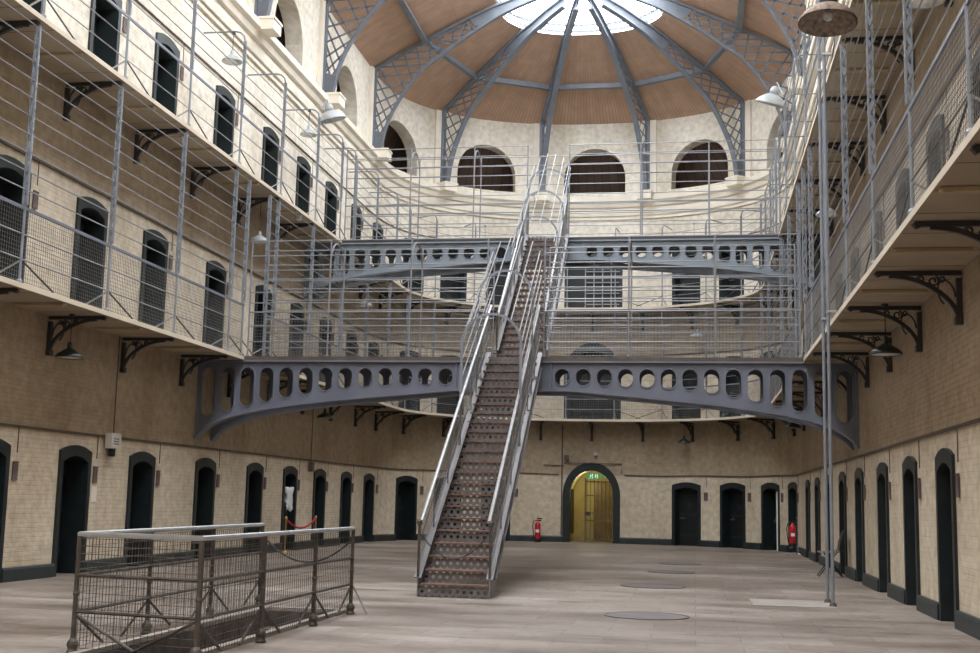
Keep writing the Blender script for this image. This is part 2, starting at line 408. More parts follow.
t = thing('basement_stair', 'dark stone steps going down inside the railed floor opening', 'stairs', (PX0, PY1, -2.5))
for i in range(12):
    mb = MB(); y = PY1-.02-i*.42; z = -.2-i*.2
    mb.box(PX0+.005, PX1-.005, y-.42, y, z-.2, z); mb.build('step', 'pit', t)
mb = MB()
for x0, x1, y0, y1 in ((PX0-.09, PX0, PY0, PY1+.09), (PX1, PX1+.09, PY0, PY1+.09), (PX0, PX1, PY1, PY1+.09)): mb.box(x0, x1, y0, y1, .002, .05)
tag(mb.build('stone_kerb', 'patch'), 'pale stone kerb around the railed floor opening', 'kerb')
# ceiling shell between wall top and skylight
def lerp_tab(tab, k):
    for (k0, z0), (k1, z1) in zip(tab, tab[1:]):
        if k0 >= k >= k1: return z0+(z1-z0)*(k0-k)/(k0-k1)
    return tab[0][1] if k > tab[0][0] else tab[-1][1]
TOP = [(1.02, 17.0), (1.0, 17.06), (.9, 17.55), (.82, 17.88), (.74, 18.2), (.6, 18.72), (.5, 19.08), (.42, 19.36), (.366, 19.5), (.25, 19.85), (.12, 20.15), (0, 20.3)]
LOW = [(.946, 14.0), (.93, 14.7), (.91, 15.15), (.89, 15.5), (.858, 15.92), (.827, 16.3), (.78, 16.75), (.737, 17.08), (.668, 17.45), (.568, 18.02), (.433, 18.68), (.366, 18.98), (.3, 19.2), (.227, 19.42), (.12, 19.7), (0, 19.9)]
def roofp(u, k, z):
    x, y, nx, ny = plan(u)
    cy = y if (u <= 0 or u >= A0) else YA
    return (XC+(x-XC)*k, cy+(y-cy)*k, z)
KS = [1.012, 1.0, .9, .82, .74, .6, .5, .42, .40]
us = u_range(uL(YF), uR(YF), step=.4)
mb = MB(); rows = []; uvs = []; d = 0
for i, k in enumerate(KS):
    rows.append([roofp(u, k, lerp_tab(TOP, k)) for u in us])
    if i: d += 7.0*(KS[i-1]-k)
    uvs.append([(u, d) for u in us])
mb.grid(rows, uv=uvs)
setting(mb.build('ceiling', 'planks', smooth=True), 'brown boarded roof lining curving up to the skylight', 'ceiling')
# skylight
sk = thing('window_1', 'long bright glazed skylight with a rounded end over the hall', 'skylight', (XC, YA, 19.5), kind='structure')
us = u_range(uL(YF), uR(YF), step=.5)
mb = MB(); mb.grid([[roofp(u, k, z) for u in us] for k, z in ((.40, 19.82), (.25, 20.12), (.12, 20.38), (.0, 20.5))]); mb.build('glass', 'glass', sk)
mb = MB(); mb.grid([[roofp(u, .40, 19.5) for u in us], [roofp(u, .40, 19.56) for u in us], [roofp(u, .41, 19.56) for u in us]]); mb.grid([[roofp(u, .395, 19.5) for u in us], [roofp(u, .395, 19.58) for u in us], [roofp(u, .41, 19.58) for u in us], [roofp(u, .41, 19.5) for u in us], [roofp(u, .395, 19.5) for u in us]])
mb.grid([[roofp(u, .395, 19.78) for u in us], [roofp(u, .395, 19.84) for u in us], [roofp(u, .41, 19.84) for u in us], [roofp(u, .41, 19.78) for u in us], [roofp(u, .395, 19.78) for u in us]])
mb.build('curb', 'rib', sk)
mb = MB(); u = uL(27); i = 0
while u < uR(27):
    mb.bar(roofp(u, .40, 19.55), roofp(u+.55, .40, 19.8), .03, .04); mb.bar(roofp(u+.55, .40, 19.55), roofp(u, .40, 19.8), .03, .04); u += .55
mb.build('curb_lattice', 'rib', sk)
mb = MB(); q = [uL(y) for y in range(0, 42, 3)]+[A0*(i+.5)/8 for i in range(8)]+[uR(y) for y in range(39, -1, -3)]
for u in q:
    for (k0, z0), (k1, z1) in (((.40, 19.8), (.25, 20.1)), ((.25, 20.1), (.12, 20.36)), ((.12, 20.36), (.0, 20.48))): mb.bar(roofp(u, k0, z0), roofp(u, k1, z1), .04, .05)
mb.build('glazing_bar', 'rib', sk)
# dark roof space behind the lunettes
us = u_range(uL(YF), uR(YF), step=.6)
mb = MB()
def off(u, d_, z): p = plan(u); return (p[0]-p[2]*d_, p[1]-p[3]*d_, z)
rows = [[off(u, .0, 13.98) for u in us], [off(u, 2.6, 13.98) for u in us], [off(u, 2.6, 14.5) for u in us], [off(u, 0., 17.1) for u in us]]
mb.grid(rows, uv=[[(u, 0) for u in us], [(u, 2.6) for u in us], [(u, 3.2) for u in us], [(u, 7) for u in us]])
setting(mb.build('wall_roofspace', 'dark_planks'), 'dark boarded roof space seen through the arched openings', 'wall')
# cornice, plinths, pilasters
us = u_range(uL(YF), uR(YF), step=.3)
prof = [(0, 12.98), (.07, 12.98), (.07, 13.12), (.13, 13.12), (.16, 13.28), (.16, 13.42), (.25, 13.46), (.3, 13.6), (.4, 13.68), (.4, 13.86), (.36, 13.9), (0, ZC+.005)]
mb = MB(); mb.grid([[(lambda p: (p[0]+p[2]*d_, p[1]+p[3]*d_, z))(plan(u)) for u in us] for d_, z in prof])
setting(mb.build('trim_1', 'cornice'), 'cream moulded cornice running around the hall above the top gallery', 'cornice')
def plinth(name, ua, ub, label):
    ops = sorted([(u-.6, u+.6) for u in CELL_U if ua < u < ub]+([(U_MID-1.13, U_MID+1.13)] if ua < U_MID < ub else []))
    mb = MB(); cur = ua
    for a, b in ops+[(ub, ub)]:
        if a-cur > .02:
            us = u_range(cur, a)
            mb.grid([[off(u, d_, z) for u in us] for d_, z in ((0, .002), (-.07, .002), (-.07, .2), (-.05, .24), (0, .24))])
            for e in (us[0], us[-1]): mb.face([off(e, 0, .002), off(e, -.07, .002), off(e, -.07, .2), off(e, -.05, .24), off(e, 0, .24)])
        cur = b
    setting(mb.build(name, 'plinth'), label, 'baseboard')
plinth('baseboard_left', uL(YF), 0., 'dark green painted plinth along the left wall')
plinth('baseboard_back', 0., A0, 'dark green painted plinth along the curved end wall')
plinth('baseboard_right', A0, uR(YF), 'dark green painted plinth along the right wall')
for i, u in enumerate(RIB_U):
    x, y, nx, ny = plan(u); mb = MB(); tx, ty = -ny, nx
    mb.obox((x+nx*.05, y+ny*.05, (ZC+ZS)/2), Vector((tx, ty, 0)), Vector((nx, ny, 0)), Vector((0, 0, 1)), .36, .06, (ZS-ZC)/2)
    setting(mb.build('trim_%d' % (i+2), 'cornice'), 'cream pilaster strip between arched roof openings', 'pilaster')
# ------------------------------------------------------------------ doors
def outline(hw, zs, rise, n=12, shoulder=0.):
    pts = [(-hw, 0.), (-hw, zs)]
    for i in range(n+1):
        t = -1+2*i/n; pts.append((t*(hw-shoulder), zs+.03*(shoulder > 0)+rise*(1-t*t)))
    return pts+[(hw, zs), (hw, 0.)]
def strip(mb, a, bl, A, B_):
    """open outline pair (no threshold side)"""
    n = len(a)
    mb.grid([[A(p) for p in bl], [A(p) for p in a], [B_(p) for p in a]]); mb.grid([[A(p) for p in bl], [C2(p) for p in bl]])
def C2(p): return (p[0], -.42, p[1])
def door_proto(style):
    t = thing('door_1', 'cell door', 'door', kind='structure')
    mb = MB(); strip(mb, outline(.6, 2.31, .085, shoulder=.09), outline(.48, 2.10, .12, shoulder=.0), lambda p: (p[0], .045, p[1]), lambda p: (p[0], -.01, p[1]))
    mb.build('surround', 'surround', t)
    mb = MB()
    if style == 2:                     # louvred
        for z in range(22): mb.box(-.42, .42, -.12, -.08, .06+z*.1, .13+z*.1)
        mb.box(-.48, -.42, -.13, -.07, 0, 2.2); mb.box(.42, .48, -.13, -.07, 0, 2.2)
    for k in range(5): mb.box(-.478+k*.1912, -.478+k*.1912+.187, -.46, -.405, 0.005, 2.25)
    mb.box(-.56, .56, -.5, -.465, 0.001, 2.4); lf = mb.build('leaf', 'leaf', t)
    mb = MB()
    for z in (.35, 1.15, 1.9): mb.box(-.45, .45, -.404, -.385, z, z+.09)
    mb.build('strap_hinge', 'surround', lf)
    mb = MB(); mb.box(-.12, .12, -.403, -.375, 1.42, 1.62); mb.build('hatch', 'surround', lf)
    mb = MB(); mb.box(.2, .44, -.4, -.36, 1.02, 1.07); mb.lathe((.3, -.375, 1.09), [(.03, 0), (.03, .05)], 8); mb.build('bolt', 'rail_iron', lf)
    return t
DP = door_proto(1); LV = door_proto(2); LOUV = RIGHT[7]
where = []
for j, u in enumerate(CELL_U):
    if j < len(DOORS): where.append('%s from the near end, left wall' % ORD[j])
    elif j < len(DOORS)+3: where.append('%s left of the central arch' % ORD[2-(j-len(DOORS))])
    elif j < len(DOORS)+7: where.append('%s right of the central arch' % ORD[j-len(DOORS)-3])
    else: where.append('%s from the near end, right wall' % ORD[len(CELL_U)-1-j])
dn = 0
PLQ = thing('cell_sign', 'sign', 'sign')
mb = MB(); mb.box(-.08, .08, .012, .03, -.15, .15); mb.build('board', 'plaque', PLQ)
mb = MB(); mb.box(-.085, .085, .012, .036, .15, .165); mb.build('ledge', 'conduit', PLQ)
FL = [(0., 'ground floor'), (Z1, 'middle gallery'), (Z2, 'top gallery')]
for zi, (z, fl) in enumerate(FL):
    for j, u in enumerate(CELL_U):
        x, y, nx, ny = plan(u); dn += 1
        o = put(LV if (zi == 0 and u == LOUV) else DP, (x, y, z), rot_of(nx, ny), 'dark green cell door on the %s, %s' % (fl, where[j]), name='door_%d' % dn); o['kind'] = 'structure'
        if zi == 0 and u == CURVE[5]:
            mb = MB(); mb.box(-.475, -.3, -.07, -.02, .01, 2.1); e = mb.build('door_edge', 'lamp_white', None); e.parent = o; e['label'] = 'white painted edge of the open door'
        p = plan(u+.82)
        put(PLQ, (p[0], p[1], z+1.88), rot_of(p[2], p[3]), 'brown sign beside the %s cell door, %s' % (fl, where[j]), 'cell sign boards of the '+fl)
# ------------------------------------------------------------------ central arch, passage, gate, signs
mx_, my_, mnx, mny = plan(U_MID)
def big_out(hw, zs, r, n=20): return [(-hw, 0.), (-hw, zs)]+[(hw*math.cos(PI-PI*i/n), zs+r*math.sin(PI*i/n)) for i in range(n+1)]+[(hw, zs), (hw, 0.)]
def arch_door(z, name, label, grille):
    t = thing(name, label, 'door', (mx_, my_, z), kind='structure')
    F = lambda d_: (lambda p: (mx_+p[0], my_-d_, z+p[1]))
    mb = MB(); a, b = big_out(1.14, 1.85, 1.3), big_out(.86, 1.85, .98)
    mb.grid([[F(-.4)(p) for p in b], [F(.05)(p) for p in b], [F(.05)(p) for p in a], [F(-.01)(p) for p in a]]); mb.build('surround', 'surround', t)
    if grille:
        mb = MB()
        for x in (-.84, -.28, .28): mb.box(mx_+x, mx_+x+.55, my_+.34, my_+.39, z, z+2.8)
        mb.box(mx_-1.1, mx_+1.1, my_+.392, my_+.43, z, z+3.1)
        mb.build('leaf', 'leaf', t)
        mb = MB()
        for i in range(7): mb.tube([(mx_-.75+i*.25, my_+.2, z), (mx_-.75+i*.25, my_+.2, z+2.7)], .018)
        for h in (.4, 1.2, 2.0): mb.bar((mx_-.85, my_+.2, z+h), (mx_+.85, my_+.2, z+h), .03, .06)
        mb.build('grille', 'iron', t)
    return t
arch_door(0, 'door_%d' % (dn+1), 'tall arched entrance with dark green surround in the end wall', False)
arch_door(Z1, 'door_%d' % (dn+2), 'arched barred doorway on the middle gallery above the entrance', True)
t = thing('window_2', 'wide barred window with dark green frame on the top gallery end wall', 'window', (mx_, my_, Z2), kind='structure')
mb = MB()
for x0, x1, z0, z1 in ((-1.25, -1.05, 0, 2.42), (1.05, 1.25, 0, 2.42), (-1.25, 1.25, 2.22, 2.42)): mb.box(mx_+x0, mx_+x1, my_-.05, my_+.4, Z2+z0, Z2+z1)
mb.build('frame', 'surround', t)
mb = MB(); mb.box(mx_-1.05, mx_+1.05, my_+.3, my_+.36, Z2, Z2+2.22); mb.box(mx_-1.3, mx_+1.3, my_+.41, my_+.44, Z2, Z2+2.5); mb.build('pane', 'leaf', t)
mb = MB()
for x in (-.35, .0, .35, .7): mb.box(mx_+x-.02, mx_+x+.02, my_+.2, my_+.25, Z2, Z2+2.22)
for h in (.35, .8, 1.25, 1.7): mb.box(mx_-.35, mx_+1.05, my_+.2, my_+.25, Z2+h-.02, Z2+h+.02)
mb.build('glazing_bar', 'rod', t)
mb = MB(); y0, y1, hw = my_+.4, my_+3.2, 1.02
ao = big_out(hw, 1.8, 1.1)
mb.grid([[(mx_+p[0], y0, p[1]) for p in ao], [(mx_+p[0], y1, p[1]) for p in ao]])
mb.face([(mx_+p[0], y1, p[1]) for p in ao])
setting(mb.build('wall_passage', 'yellow'), 'yellow painted passage walls inside the arched entrance', 'wall')
mb = MB(); mb.box(mx_-.95, mx_-.9, y0+1.3, y0+1.9, .3, 2.1); tag(mb.build('passage_slit', 'black'), 'narrow dark doorway slit in the yellow passage wall', 'doorway')
g = thing('barred_gate', 'tall yellow brown barred gate standing inside the arched entrance', 'gate', (mx_, my_+.7, 0))
mb = MB(); gy = my_+.75; gx0, gx1 = mx_-.3, mx_+.85
for x in (gx0, gx1): mb.box(x-.03, x+.03, gy-.03, gy+.03, .03, 2.55)
for h in (.12, .85, 1.15, 1.85, 2.4): mb.box(gx0, gx1, gy-.02, gy+.02, h-.025, h+.025)
mb.build('frame', 'gate', g)
for i in range(8):
    mb = MB(); x = gx0+.06+(gx1-gx0-.12)*i/7; mb.tube([(x, gy, .06), (x, gy, 2.5)], .013); mb.build('bar', 'gate', g)
mb = MB(); mb.box(gx0-.02, gx0+.2, gy-.05, gy+.04, 1.05, 1.2); mb.build('lock', 'iron', g)
mb = MB()
for k in range(6): mb.box(mx_-.1+k*.16, mx_-.1+k*.16+.15, y1-.4, y1-.36, .02, 2.4)
tag(mb.build('timber_door', 'gate'), 'yellow lit timber door closing the passage behind the gate', 'door')
def exit_sign(x, y, z, w, h, label):
    t = thing('exit_sign', label, 'sign', (x, y, z), group=None)
    mb = MB(); mb.box(x-w/2, x+w/2, y, y+.04, z-h/2, z+h/2); mb.build('panel', 'green', t)
    mb = MB(); e = .004
    def q(pts): mb.prism(pts, lambda p: (x+p[0]*h, y-e, z+p[1]*h), lambda p: (x+p[0]*h, y, z+p[1]*h))
    for ox in ((-.45, .45) if w > .4 else (0,)):       # running man and a door
        q([(ox-.12, .3), (ox-.02, .3), (ox-.02, .4), (ox-.12, .4)]); q([(ox-.16, -.02), (ox-.02, -.02), (ox+.02, .26), (ox-.12, .26)])
        q([(ox-.2, -.38), (ox-.1, -.38), (ox-.04, 0), (ox-.14, 0)]); q([(ox-.04, -.06), (ox+.12, -.2), (ox+.12, -.1), (ox, .04)]); q([(ox+.0, .1), (ox+.14, .04), (ox+.14, .12), (ox+.02, .22)])
        q([(ox+.22, -.4), (ox+.38, -.4), (ox+.38, .38), (ox+.22, .38)])
    mb.build('pictogram', 'signwhite', t)
exit_sign(mx_+.02, my_+.62, 2.62, .5, .22, 'larger green exit sign with white running figures inside the arch')
exit_sign(mx_+.52, my_+.68, 2.68, .3, .2, 'small green exit sign beside the larger one under the arch')
# ------------------------------------------------------------------ galleries
def gallery(z, name, label):
    t = thing('gallery_walkway', label, 'gallery', (XC, YA, z))
    us = u_range(uL(4.), uR(4.), step=.15); A = arc(); Ai = arc(GW)
    def inn(u, d_):                 # same fraction round the curve on the inset plan
        if u <= 0 or u >= A: q = plan(u); return (q[0]+q[2]*d_, q[1]+q[3]*d_)
        q = plan(u/A*arc(d_), d_); return q[:2]
    t_ = .085
    rows = [[(*inn(u, .012), z) for u in us], [(*inn(u, GW), z) for u in us], [(*inn(u, GW), z-t_) for u in us], [(*inn(u, .012), z-t_) for u in us]]
    mb = MB(); mb.grid(rows[:3]); mb.build('floor_slab', 'slab', t)
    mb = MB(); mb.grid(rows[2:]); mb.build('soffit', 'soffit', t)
    for u in list(range(-36, 0)) + [A0+i for i in range(1, 37)]:
        if not uL(5) < u < uR(5): continue
        a, b = inn(u+.3, .02), inn(u+.3, GW-.02); mb = MB(); mb.bar((*a, z-t_-.001), (*b, z-t_-.001), .016, .004); mb.build('slab_joint', 'conduit', t)
    for u in [uL(y+1.47) for y in BL[:-1]]+[uR(y+1.48) for y in BR[:-1]]:
        x, y, nx, ny = plan(u); zz = z-t_-.004
        if z == Z2 and YB2-.1 < y < YB2+BW+.1: continue
        n_ = Vector((nx, ny, 0)); q = Vector((x, y, zz))
        mb = MB(); mb.obox(q+n_*.64+Vector((0, 0, -.025)), n_, Vector((-ny, nx, 0)), Vector((0, 0, 1)), .46, .06, .022); mb.obox(q+n_*1.03+Vector((0, 0, -.052)), n_, Vector((-ny, nx, 0)), Vector((0, 0, 1)), .05, .07, .006); mb.build('timber_batten', 'batten', t)
    return t
BL = [17.65+2.95*k for k in range(-2, 9)]
BR = [10.92+2.97*k for k in range(-1, 11)]
gallery(Z1, 'g', 'middle gallery walkway of pale stone slabs running round the hall')
gallery(Z2, 'g', 'top gallery walkway of pale stone slabs running round the hall')
BL = [17.65+2.95*k for k in range(-2, 9)]
BR = [10.92+2.97*k for k in range(-1, 11)]
def apse_us(): return [A0*(i+.5)/11 for i in range(11)]
BK = thing('mounting_bracket', 'bracket', 'bracket')       # local: y out of wall, z down from slab underside
mb = MB(); L = GW-.07
mb.prism([(.01, -.003), (L, -.003), (L+.045, -.03), (L, -.085), (L-.06, -.06), (.01, -.06)], lambda p: (-.035, p[0], p[1]), lambda p: (.035, p[0], p[1])); mb.build('top_bar', 'iron', BK)
mb = MB(); mb.box(-.045, .045, .004, .07, -.66, -.1); mb.box(-.06, .06, .004, .1, -.72, -.62); mb.build('wall_post', 'iron', BK)
mb = MB(); pts = []
for i in range(13):
    a = PI/2*i/12; pts.append((0, .05+(L-.2)*(1-math.cos(a))**.85, -.64+.575*math.sin(a)))
mb.path(pts, .06, .055, up=(0, -.5, .8)); mb.build('curved_brace', 'iron', BK)
mb = MB()
def scroll(cy, cz, r0, turns, a0):
    mb.path([(0, cy+(r0*(1-.65*i/26))*math.cos(a0+turns*2*PI*i/26), cz+(r0*(1-.65*i/26))*math.sin(a0+turns*2*PI*i/26)) for i in range(27)], .022, .04, up=(1, 0, 0))
scroll(.36, -.135, .072, 1.3, 2.); scroll(.52, -.115, .05, 1.2, 0); scroll(.25, -.11, .05, -1.2, .5)
mb.path([(0, .085+.11*(1-math.cos(2*PI*i/20)), -.3-.17*math.sin(2*PI*i/20)-.05*math.cos(2*PI*i/20)) for i in range(6, 21)], .02, .035, up=(1, 0, 0))
mb.build('scrollwork', 'iron', BK)
def bracket_all(z, fl):
    zz = z-.088
    for side, ys in (('left', BL), ('right', BR)):
        for i, y in enumerate(ys):
            u = uL(y) if side == 'left' else uR(y); x, yy, nx, ny = plan(u)
            put(BK, (x, yy, zz), rot_of(nx, ny), 'black scrolled iron bracket %s from the near end, under the %s gallery, %s wall' % (ORD[i], fl, side), 'iron brackets under the %s gallery' % fl)
    for i, u in enumerate(apse_us()):
        x, yy, nx, ny = plan(u)
        put(BK, (x, yy, zz), rot_of(nx, ny), 'black scrolled iron bracket under the %s gallery, %s from left along the curve' % (fl, ORD[i]), 'iron brackets under the %s gallery' % fl)
bracket_all(Z1, 'middle'); bracket_all(Z2, 'top')
# ------------------------------------------------------------------ gallery railings
EDGE = GW-.04
AE = arc(EDGE)
def ep(u, z): p = plan(u, EDGE); return (p[0], p[1], z)
def lattice_post(mb, base, nrm, h, w=.075):
    """two flat uprights with zigzag lacing, in the plane of nrm"""
    b = Vector(base); n = Vector((nrm[0], nrm[1], 0)); tng = Vector((-nrm[1], nrm[0], 0))
    for s_ in (-1, 1): mb.obox(b+n*(s_*w/2)+Vector((0, 0, h/2)), n, tng, Vector((0, 0, 1)), .011, .02, h/2)
    k = int(h/.17); st = h/k
    for i in range(k):
        s_ = 1 if i % 2 else -1
        mb.bar(b+n*(s_*w/2)+Vector((0, 0, i*st)), b-n*(s_*w/2)+Vector((0, 0, (i+1)*st)), .014, .05, up=tuple(n))
def wire_panel(mb, P, u0, u1, z0, z1, pitch, r, inset=0.):
    """wire mesh in the vertical surface P(u, z)"""
    n = max(1, int(round((u1-u0)/pitch))); m = max(1, int(round((z1-z0)/pitch)))
    for i in range(n+1):
        u = u0+(u1-u0)*i/n; mb.tube([P(u, z0), P(u, z1)], r, 3)
    us = u_range(u0, u1, EDGE, .5) if P is ep else [u0, u1]
    for j in range(m+1): mb.tube([P(u, z0+(z1-z0)*j/m) for u in us], r, 3)
def railing(z, u0, u1, post_us, label, H, rods, mesh_h, arms, lattice_from=1.25, hand=1.2):
    p0 = ep((u0+u1)/2, z)
    t = thing('gallery_railing', label, 'railing', p0)
    for u in post_us:
        q = plan(u, EDGE); mb = MB()
        mb.tube([(q[0], q[1], z), (q[0], q[1], z+lattice_from)], .024, 8); mb.lathe((q[0], q[1], z), [(.05, .0), (.05, .03), (.03, .06)], 8)
        lattice_post(mb, (q[0], q[1], z+lattice_from), q[2:], H-lattice_from, .07 if not arms else .045)
        po = mb.build('post', 'post', t)
        mb = MB()       # tie back to the walkway and raking brace
        mb.bar((q[0], q[1], z+.36), (q[0]-q[2]*.6, q[1]-q[3]*.6, z+.03), .03, .02)
        mb.build('tie_bar', 'galv', po)
        r_ = plan(u+1.05, EDGE) if u < A0/2 else plan(u-1.05, EDGE)
        mb = MB(); mb.bar((q[0], q[1], z+.37), (r_[0], r_[1], z+.02), .022, .022); mb.build('raking_brace', 'iron', po)
        if arms:
            mb = MB(); d_ = EDGE-.05
            pts = [(q[0], q[1], z+H-.02)]+[(q[0]-q[2]*(.25-.25*math.cos(a)), q[1]-q[3]*(.25-.25*math.cos(a)), z+H+.25*math.sin(a)) for a in (PI/6, PI/3, PI/2)]
            pts.append((q[0]-q[2]*d_, q[1]-q[3]*d_, z+H+.25)); mb.tube(pts, .022, 6); mb.build('wall_arm', 'post', po)
    us = u_range(u0, u1, EDGE, .3)
    for h in rods:
        runs_ = [us]
        if z == Z1 and h > 3. and u0 < uLe(YB2) < u1:      # the upper rods stop either side of the upper girders
            cuts = [(u0, uLe(YB2-.08)), (uLe(YB2+BW+.08), uRe(YB2+BW+.08)), (uRe(YB2-.08), u1)]; runs_ = [u_range(a, b, EDGE, .3) for a, b in cuts]
        for ru in runs_:
            mb = MB(); mb.tube([ep(u, z+h) for u in ru], .0115, 5); mb.build('rod', 'rod', t)
    mb = MB(); mb.path([ep(u, z+hand) for u in us], .035, .045); mb.build('handrail', 'girder', t)
    if mesh_h:
        mb = MB(); wire_panel(mb, ep, u0, u1, z+.03, z+mesh_h, .068, .0035); mb.build('wire_mesh', 'wire', t)
    return t
uLe, uRe = (lambda y: y-YA), (lambda y: AE+YA-y)

R1 = [.38, .78]+[1.5+.3*i for i in range(10)]
R2 = [.38, .78]+[1.55+.33*i for i in range(5)]
apse_p = [AE*(i+.5)/10 for i in range(10)]
railing(Z1, uLe(9), uLe(YB1-.1), [uLe(y) for y in BL if 9 < y < YB1-.6]+[uLe(YB1-.16)], 'tall grey rod railing of the middle gallery left side, before the lower footbridge', 4.215, R1, 1.17, False)
railing(Z1, uRe(YB1-.1), uRe(7), [uRe(y) for y in BR if 7 < y < YB1-.6]+[uRe(YB1-.16)], 'tall grey rod railing of the middle gallery right side, before the lower footbridge', 4.215, R1, 1.17, False)
railing(Z1, uLe(YB1+BW+.1), uRe(YB1+BW+.1), [uLe(YB1+BW+.16)]+[uLe(y) for y in BL if y > YB1+BW+.5]+apse_p+[uRe(y) for y in BR[::-1] if YA > y > YB1+BW+.5]+[uRe(YB1+BW+.16)], 'tall grey rod railing of the middle gallery, curving behind the lower footbridge', 4.215, R1, 1.17, False)
railing(Z2, uLe(9), uLe(YB2-.1), [uLe(y) for y in [26.62+2.95*k for k in range(-5, 3)]]+[uLe(YB2-.16)], 'grey rod railing of the top gallery left side, before the upper footbridge', 3.0, R2, 0, True)
railing(Z2, uRe(YB2-.1), uRe(7), [uRe(y) for y in [26.62+2.95*k for k in range(-5, 3)]]+[uRe(YB2-.16)], 'grey rod railing of the top gallery right side, before the upper footbridge', 3.0, R2, 0, True)
railing(Z2, uLe(YB2+BW+.1), uRe(YB2+BW+.1), [uLe(YB2+BW+.16), uLe(39.2), uLe(42.)]+apse_p+[uRe(42.), uRe(39.2), uRe(YB2+BW+.16)], 'grey rod railing of the top gallery, curving behind the upper footbridge', 3.0, R2, 0, True)
# ------------------------------------------------------------------ footbridges
FLG = [(0, 2.84), (.12, 3.0), (.3, 3.14), (.6, 3.29), (.95, 3.41), (1.6, 3.55), (2.4, 3.67), (3.1, 3.76), (4.6, 3.90), (6.2, 4.04), (8, 4.06)]
SLT = [(0, 1.42), (.3, 1.40), (1.2, 1.18), (2.1, .97), (3.4, .74), (4.6, .66), (6, .63), (9, .63)]
def slot_z(t):
    for (a, za), (b, zb) in zip(SLT, SLT[1:]):
        if a <= t <= b: return za+(zb-za)*(t-a)/(b-a)
    return .63
def flange_z(t):
    for (a, za), (b, zb) in zip(FLG, FLG[1:]):
        if a <= t <= b: return za+(zb-za)*(t-a)/(b-a)
    return FLG[-1][1]
XL, XR = XC-HW, XC+HW
GCX = -4.4
def stair_x(y): return -3.82-.028*(y-19.75)
def girder(parent, y, zt, k, mat, name):
    """arched girder wall to wall in the plane y, with slotted web"""
    off_ = zt-.09
    def zb(x): return zt-(Z1-flange_z(min(x-XL, XR-x)))*k
    mb = MB(); F = lambda d_: (lambda p: (p[0], y+d_, p[1]))
    cent = [-5.63-.4746*i for i in range(13)]+[-2.95+.473*i for i in range(14)]
    rims = []
    for cx in cent:
        w = .2365; td = min(cx-XL, XR-cx)
        hw = .165; ht = zt-.26; hb = zt-slot_z(td)*k
        hb = min(hb, ht-.335)
        outer = []; inner = []; n = 12
        for i in range(n): # upper half of slot
            a = PI-PI*i/(n-1); inner.append((cx+hw*math.cos(a), ht-hw+hw*math.sin(a)))
        for i in range(n):
            a = -PI*i/(n-1); inner.append((cx+hw*math.cos(a), hb+hw+hw*math.sin(a)))
        for i in range(n):
            t = -1+2*i/(n-1); outer.append((cx+w*max(-1, min(1, t*1.6)), off_ if abs(t) < .7 else off_-(abs(t)-.7)/.3*(off_-ht+hw)))
        for i in range(n):
            t = 1-2*i/(n-1); xx = cx+w*max(-1, min(1, t*1.6)); zl = zb(xx)+.03
            outer.append((xx, zl if abs(t) < .7 else zl+(abs(t)-.7)/.3*(hb+hw-zl)))
        mb.ring(outer, inner, F(-.012), F(.012), False)
        mid = ((ht+hb)/2); big = [(cx+(p[0]-cx)*1.14, mid+(p[1]-mid)*(1+.024/(ht-hb)*2)) for p in inner]
        rims.append((big, inner))
    edges = sorted((c-.2365, c+.2365) for c in cent); cur = XL+.004
    for a, b in edges+[(XR-.004, XR)]:
        if a-cur > .004:
            m = max(1, int((a-cur)/.1)); xs = [cur+(a-cur)*i/m for i in range(m+1)]
            mb.grid([[(x, y-.012, off_) for x in xs], [(x, y-.012, zb(x)+.03) for x in xs]]); mb.grid([[(x, y+.012, off_) for x in xs], [(x, y+.012, zb(x)+.03) for x in xs]])
        cur = max(cur, b)
    g_ = mb.build('web_plate', mat, parent)
    for o_, i_ in rims:
        mb = MB(); mb.ring(o_, i_, F(-.032), F(-.0125)); mb.build('slot_rim', mat, g_)
    xs = [XL+.004]+[XL+.05+.05*i for i in range(1, 20)]+[XL+1.2+i*.25 for i in range(int((XR-XL-2.4)/.25)+1)]+[XR-.05-.05*i for i in range(19, 0, -1)]+[XR-.004]
    mb = MB(); mb.path([(x, y, zb(x)) for x in xs], .24, .06); mb.build('bottom_flange', mat, parent)
    mb = MB(); mb.box(XL+.004, XR-.004, y-.11, y+.11, off_-.04, off_); mb.build('top_flange', mat, parent)
    mb = MB()
    for x in (XL+.03, GCX-.98, GCX+1.2, XR-.03): mb = MB(); mb.box(x-.018, x+.018, y-.07, y+.07, zb(x)+.03, off_-.04); mb.build('stiffener', mat, parent); mb = MB()
    mb = MB()
    for i in range(30):
        for x in (XL+.06+i*.2, XR-.06-i*.2): mb.lathe((x, y-.014, off_-.1), [(.014, 0), (.014, .012)], 6, axis=(0, -1, 0))
    mb.build('rivet', mat, g_)
